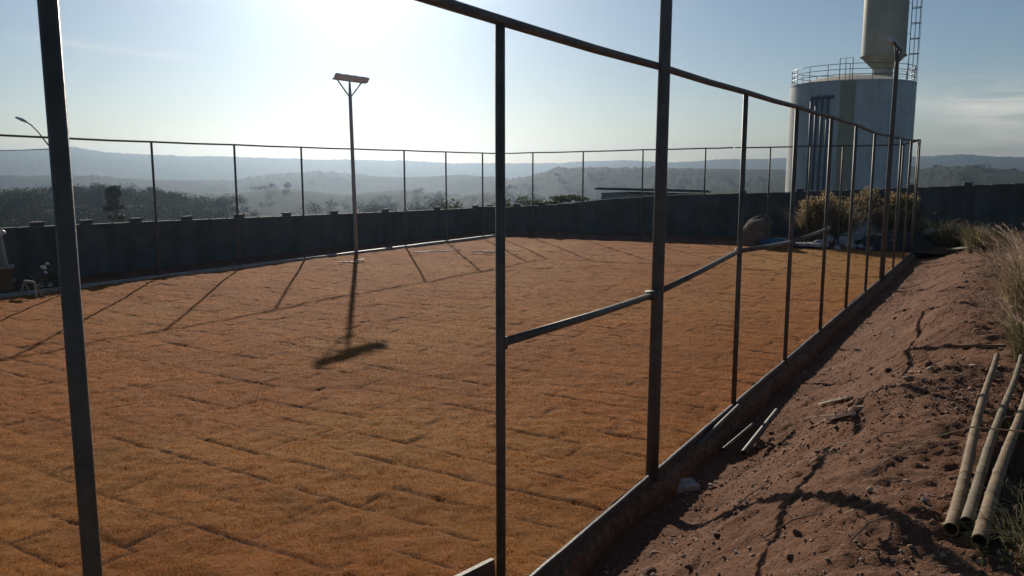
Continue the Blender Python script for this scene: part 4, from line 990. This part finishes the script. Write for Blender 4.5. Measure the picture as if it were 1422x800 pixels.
# ------------------------------------------------------------------ sun and sky
SUN_EL, SUN_AZ = R(20.5), R(-10.4)
sdir = Vector((math.sin(SUN_AZ) * math.cos(SUN_EL), math.cos(SUN_AZ) * math.cos(SUN_EL), math.sin(SUN_EL)))
sl_ = bpy.data.lights.new('sun', 'SUN'); sl_.energy = 4.2; sl_.angle = R(.5); sl_.color = (1, .9, .76)
so_ = bpy.data.objects.new('sun', sl_); C.objects.link(so_); so_.rotation_euler = sdir.to_track_quat('Z', 'Y').to_euler(); so_.location = (0, 0, 30)
w = bpy.data.worlds.new('World'); scene.world = w; w.use_nodes = True; nt = w.node_tree; L = nt.links
sky = nt.nodes.new('ShaderNodeTexSky'); sky.sky_type = 'NISHITA'; sky.sun_disc = False; sky.sun_elevation = SUN_EL; sky.sun_rotation = SUN_AZ
sky.air_density = 1.0; sky.dust_density = .4; sky.ozone_density = 2.5; sky.altitude = 600
bg = nt.nodes['Background']; bg.inputs['Strength'].default_value = .05
# thin cirrus in the sky: three long streaks, broken up by noise, placed by azimuth and elevation
tc_ = nt.nodes.new('ShaderNodeTexCoord'); sx = nt.nodes.new('ShaderNodeSeparateXYZ'); L.new(tc_.outputs['Generated'], sx.inputs[0])
def mth(op, a, b=None):
    n = nt.nodes.new('ShaderNodeMath'); n.operation = op
    for k, v in enumerate((a, b)):
        if v is None: continue
        if isinstance(v, (int, float)): n.inputs[k].default_value = v
        else: L.new(v, n.inputs[k])
    return n.outputs[0]
az_, el_ = mth('ARCTAN2', sx.outputs['X'], sx.outputs['Y']), mth('ARCSINE', sx.outputs['Z'])
cb_ = nt.nodes.new('ShaderNodeCombineXYZ'); L.new(mth('MULTIPLY', az_, 9.), cb_.inputs[0]); L.new(mth('MULTIPLY', el_, 60.), cb_.inputs[1])
nz = nt.nodes.new('ShaderNodeTexNoise'); nz.inputs['Scale'].default_value = 1.; nz.inputs['Detail'].default_value = 7; nz.inputs['Roughness'].default_value = .6; nz.inputs['Distortion'].default_value = .6
L.new(cb_.outputs[0], nz.inputs['Vector'])
tot = None
for px, py, wx, wy, slope, amt in ((1395, 146, 130, 17, 0., .75), (1440, 200, 75, 24, .1, .8), (165, 69, 85, 5, -.06, .5), (1350, 160, 260, 45, 0, .3)):
    dd = ray(px, py).normalized(); a0_, e0_ = math.atan2(dd.x, dd.y), math.asin(dd.z)
    da = mth('SUBTRACT', az_, a0_); u_ = mth('DIVIDE', da, wx / F)
    v_ = mth('DIVIDE', mth('SUBTRACT', mth('SUBTRACT', el_, e0_), mth('MULTIPLY', da, slope)), wy / F)
    g_ = mth('POWER', 2.718, mth('MULTIPLY', mth('ADD', mth('MULTIPLY', u_, u_), mth('MULTIPLY', v_, v_)), -1.))
    nn_ = mth('MULTIPLY', mth('SUBTRACT', nz.outputs['Fac'], .3), 2.6)
    g_ = mth('MULTIPLY', mth('MULTIPLY', g_, nn_), amt); tot = g_ if tot is None else mth('ADD', tot, g_)
fc = mth('MINIMUM', mth('MAXIMUM', tot, 0.), .85)
mx = nt.nodes.new('ShaderNodeMix'); mx.data_type = 'RGBA'; L.new(fc, mx.inputs[0]); L.new(sky.outputs[0], mx.inputs[6]); mx.inputs[7].default_value = (15, 14.3, 12.9, 1)
L.new(mx.outputs[2], bg.inputs['Color'])

# ------------------------------------------------------------------ camera and render settings
cam = bpy.data.cameras.new('camera'); co = bpy.data.objects.new('camera', cam); C.objects.link(co)
co.location = (0, 0, H); co.rotation_euler = (math.pi / 2 - PITCH, 0, 0); cam.sensor_width = 36; cam.lens = 36 * F / 1422; cam.clip_start = .05; cam.clip_end = 9000
scene.camera = co
vs_ = scene.view_settings; vs_.view_transform = 'Standard'; vs_.look = 'None'; vs_.exposure = .22; vs_.gamma = 1; vs_.use_curve_mapping = False
scene.render.engine = 'CYCLES'; cy = scene.cycles; cy.use_denoising = True; cy.max_bounces = 6; cy.volume_bounces = 0; cy.transparent_max_bounces = 8; cy.use_adaptive_sampling = True; cy.adaptive_threshold = .02
cy.sample_clamp_indirect = 6
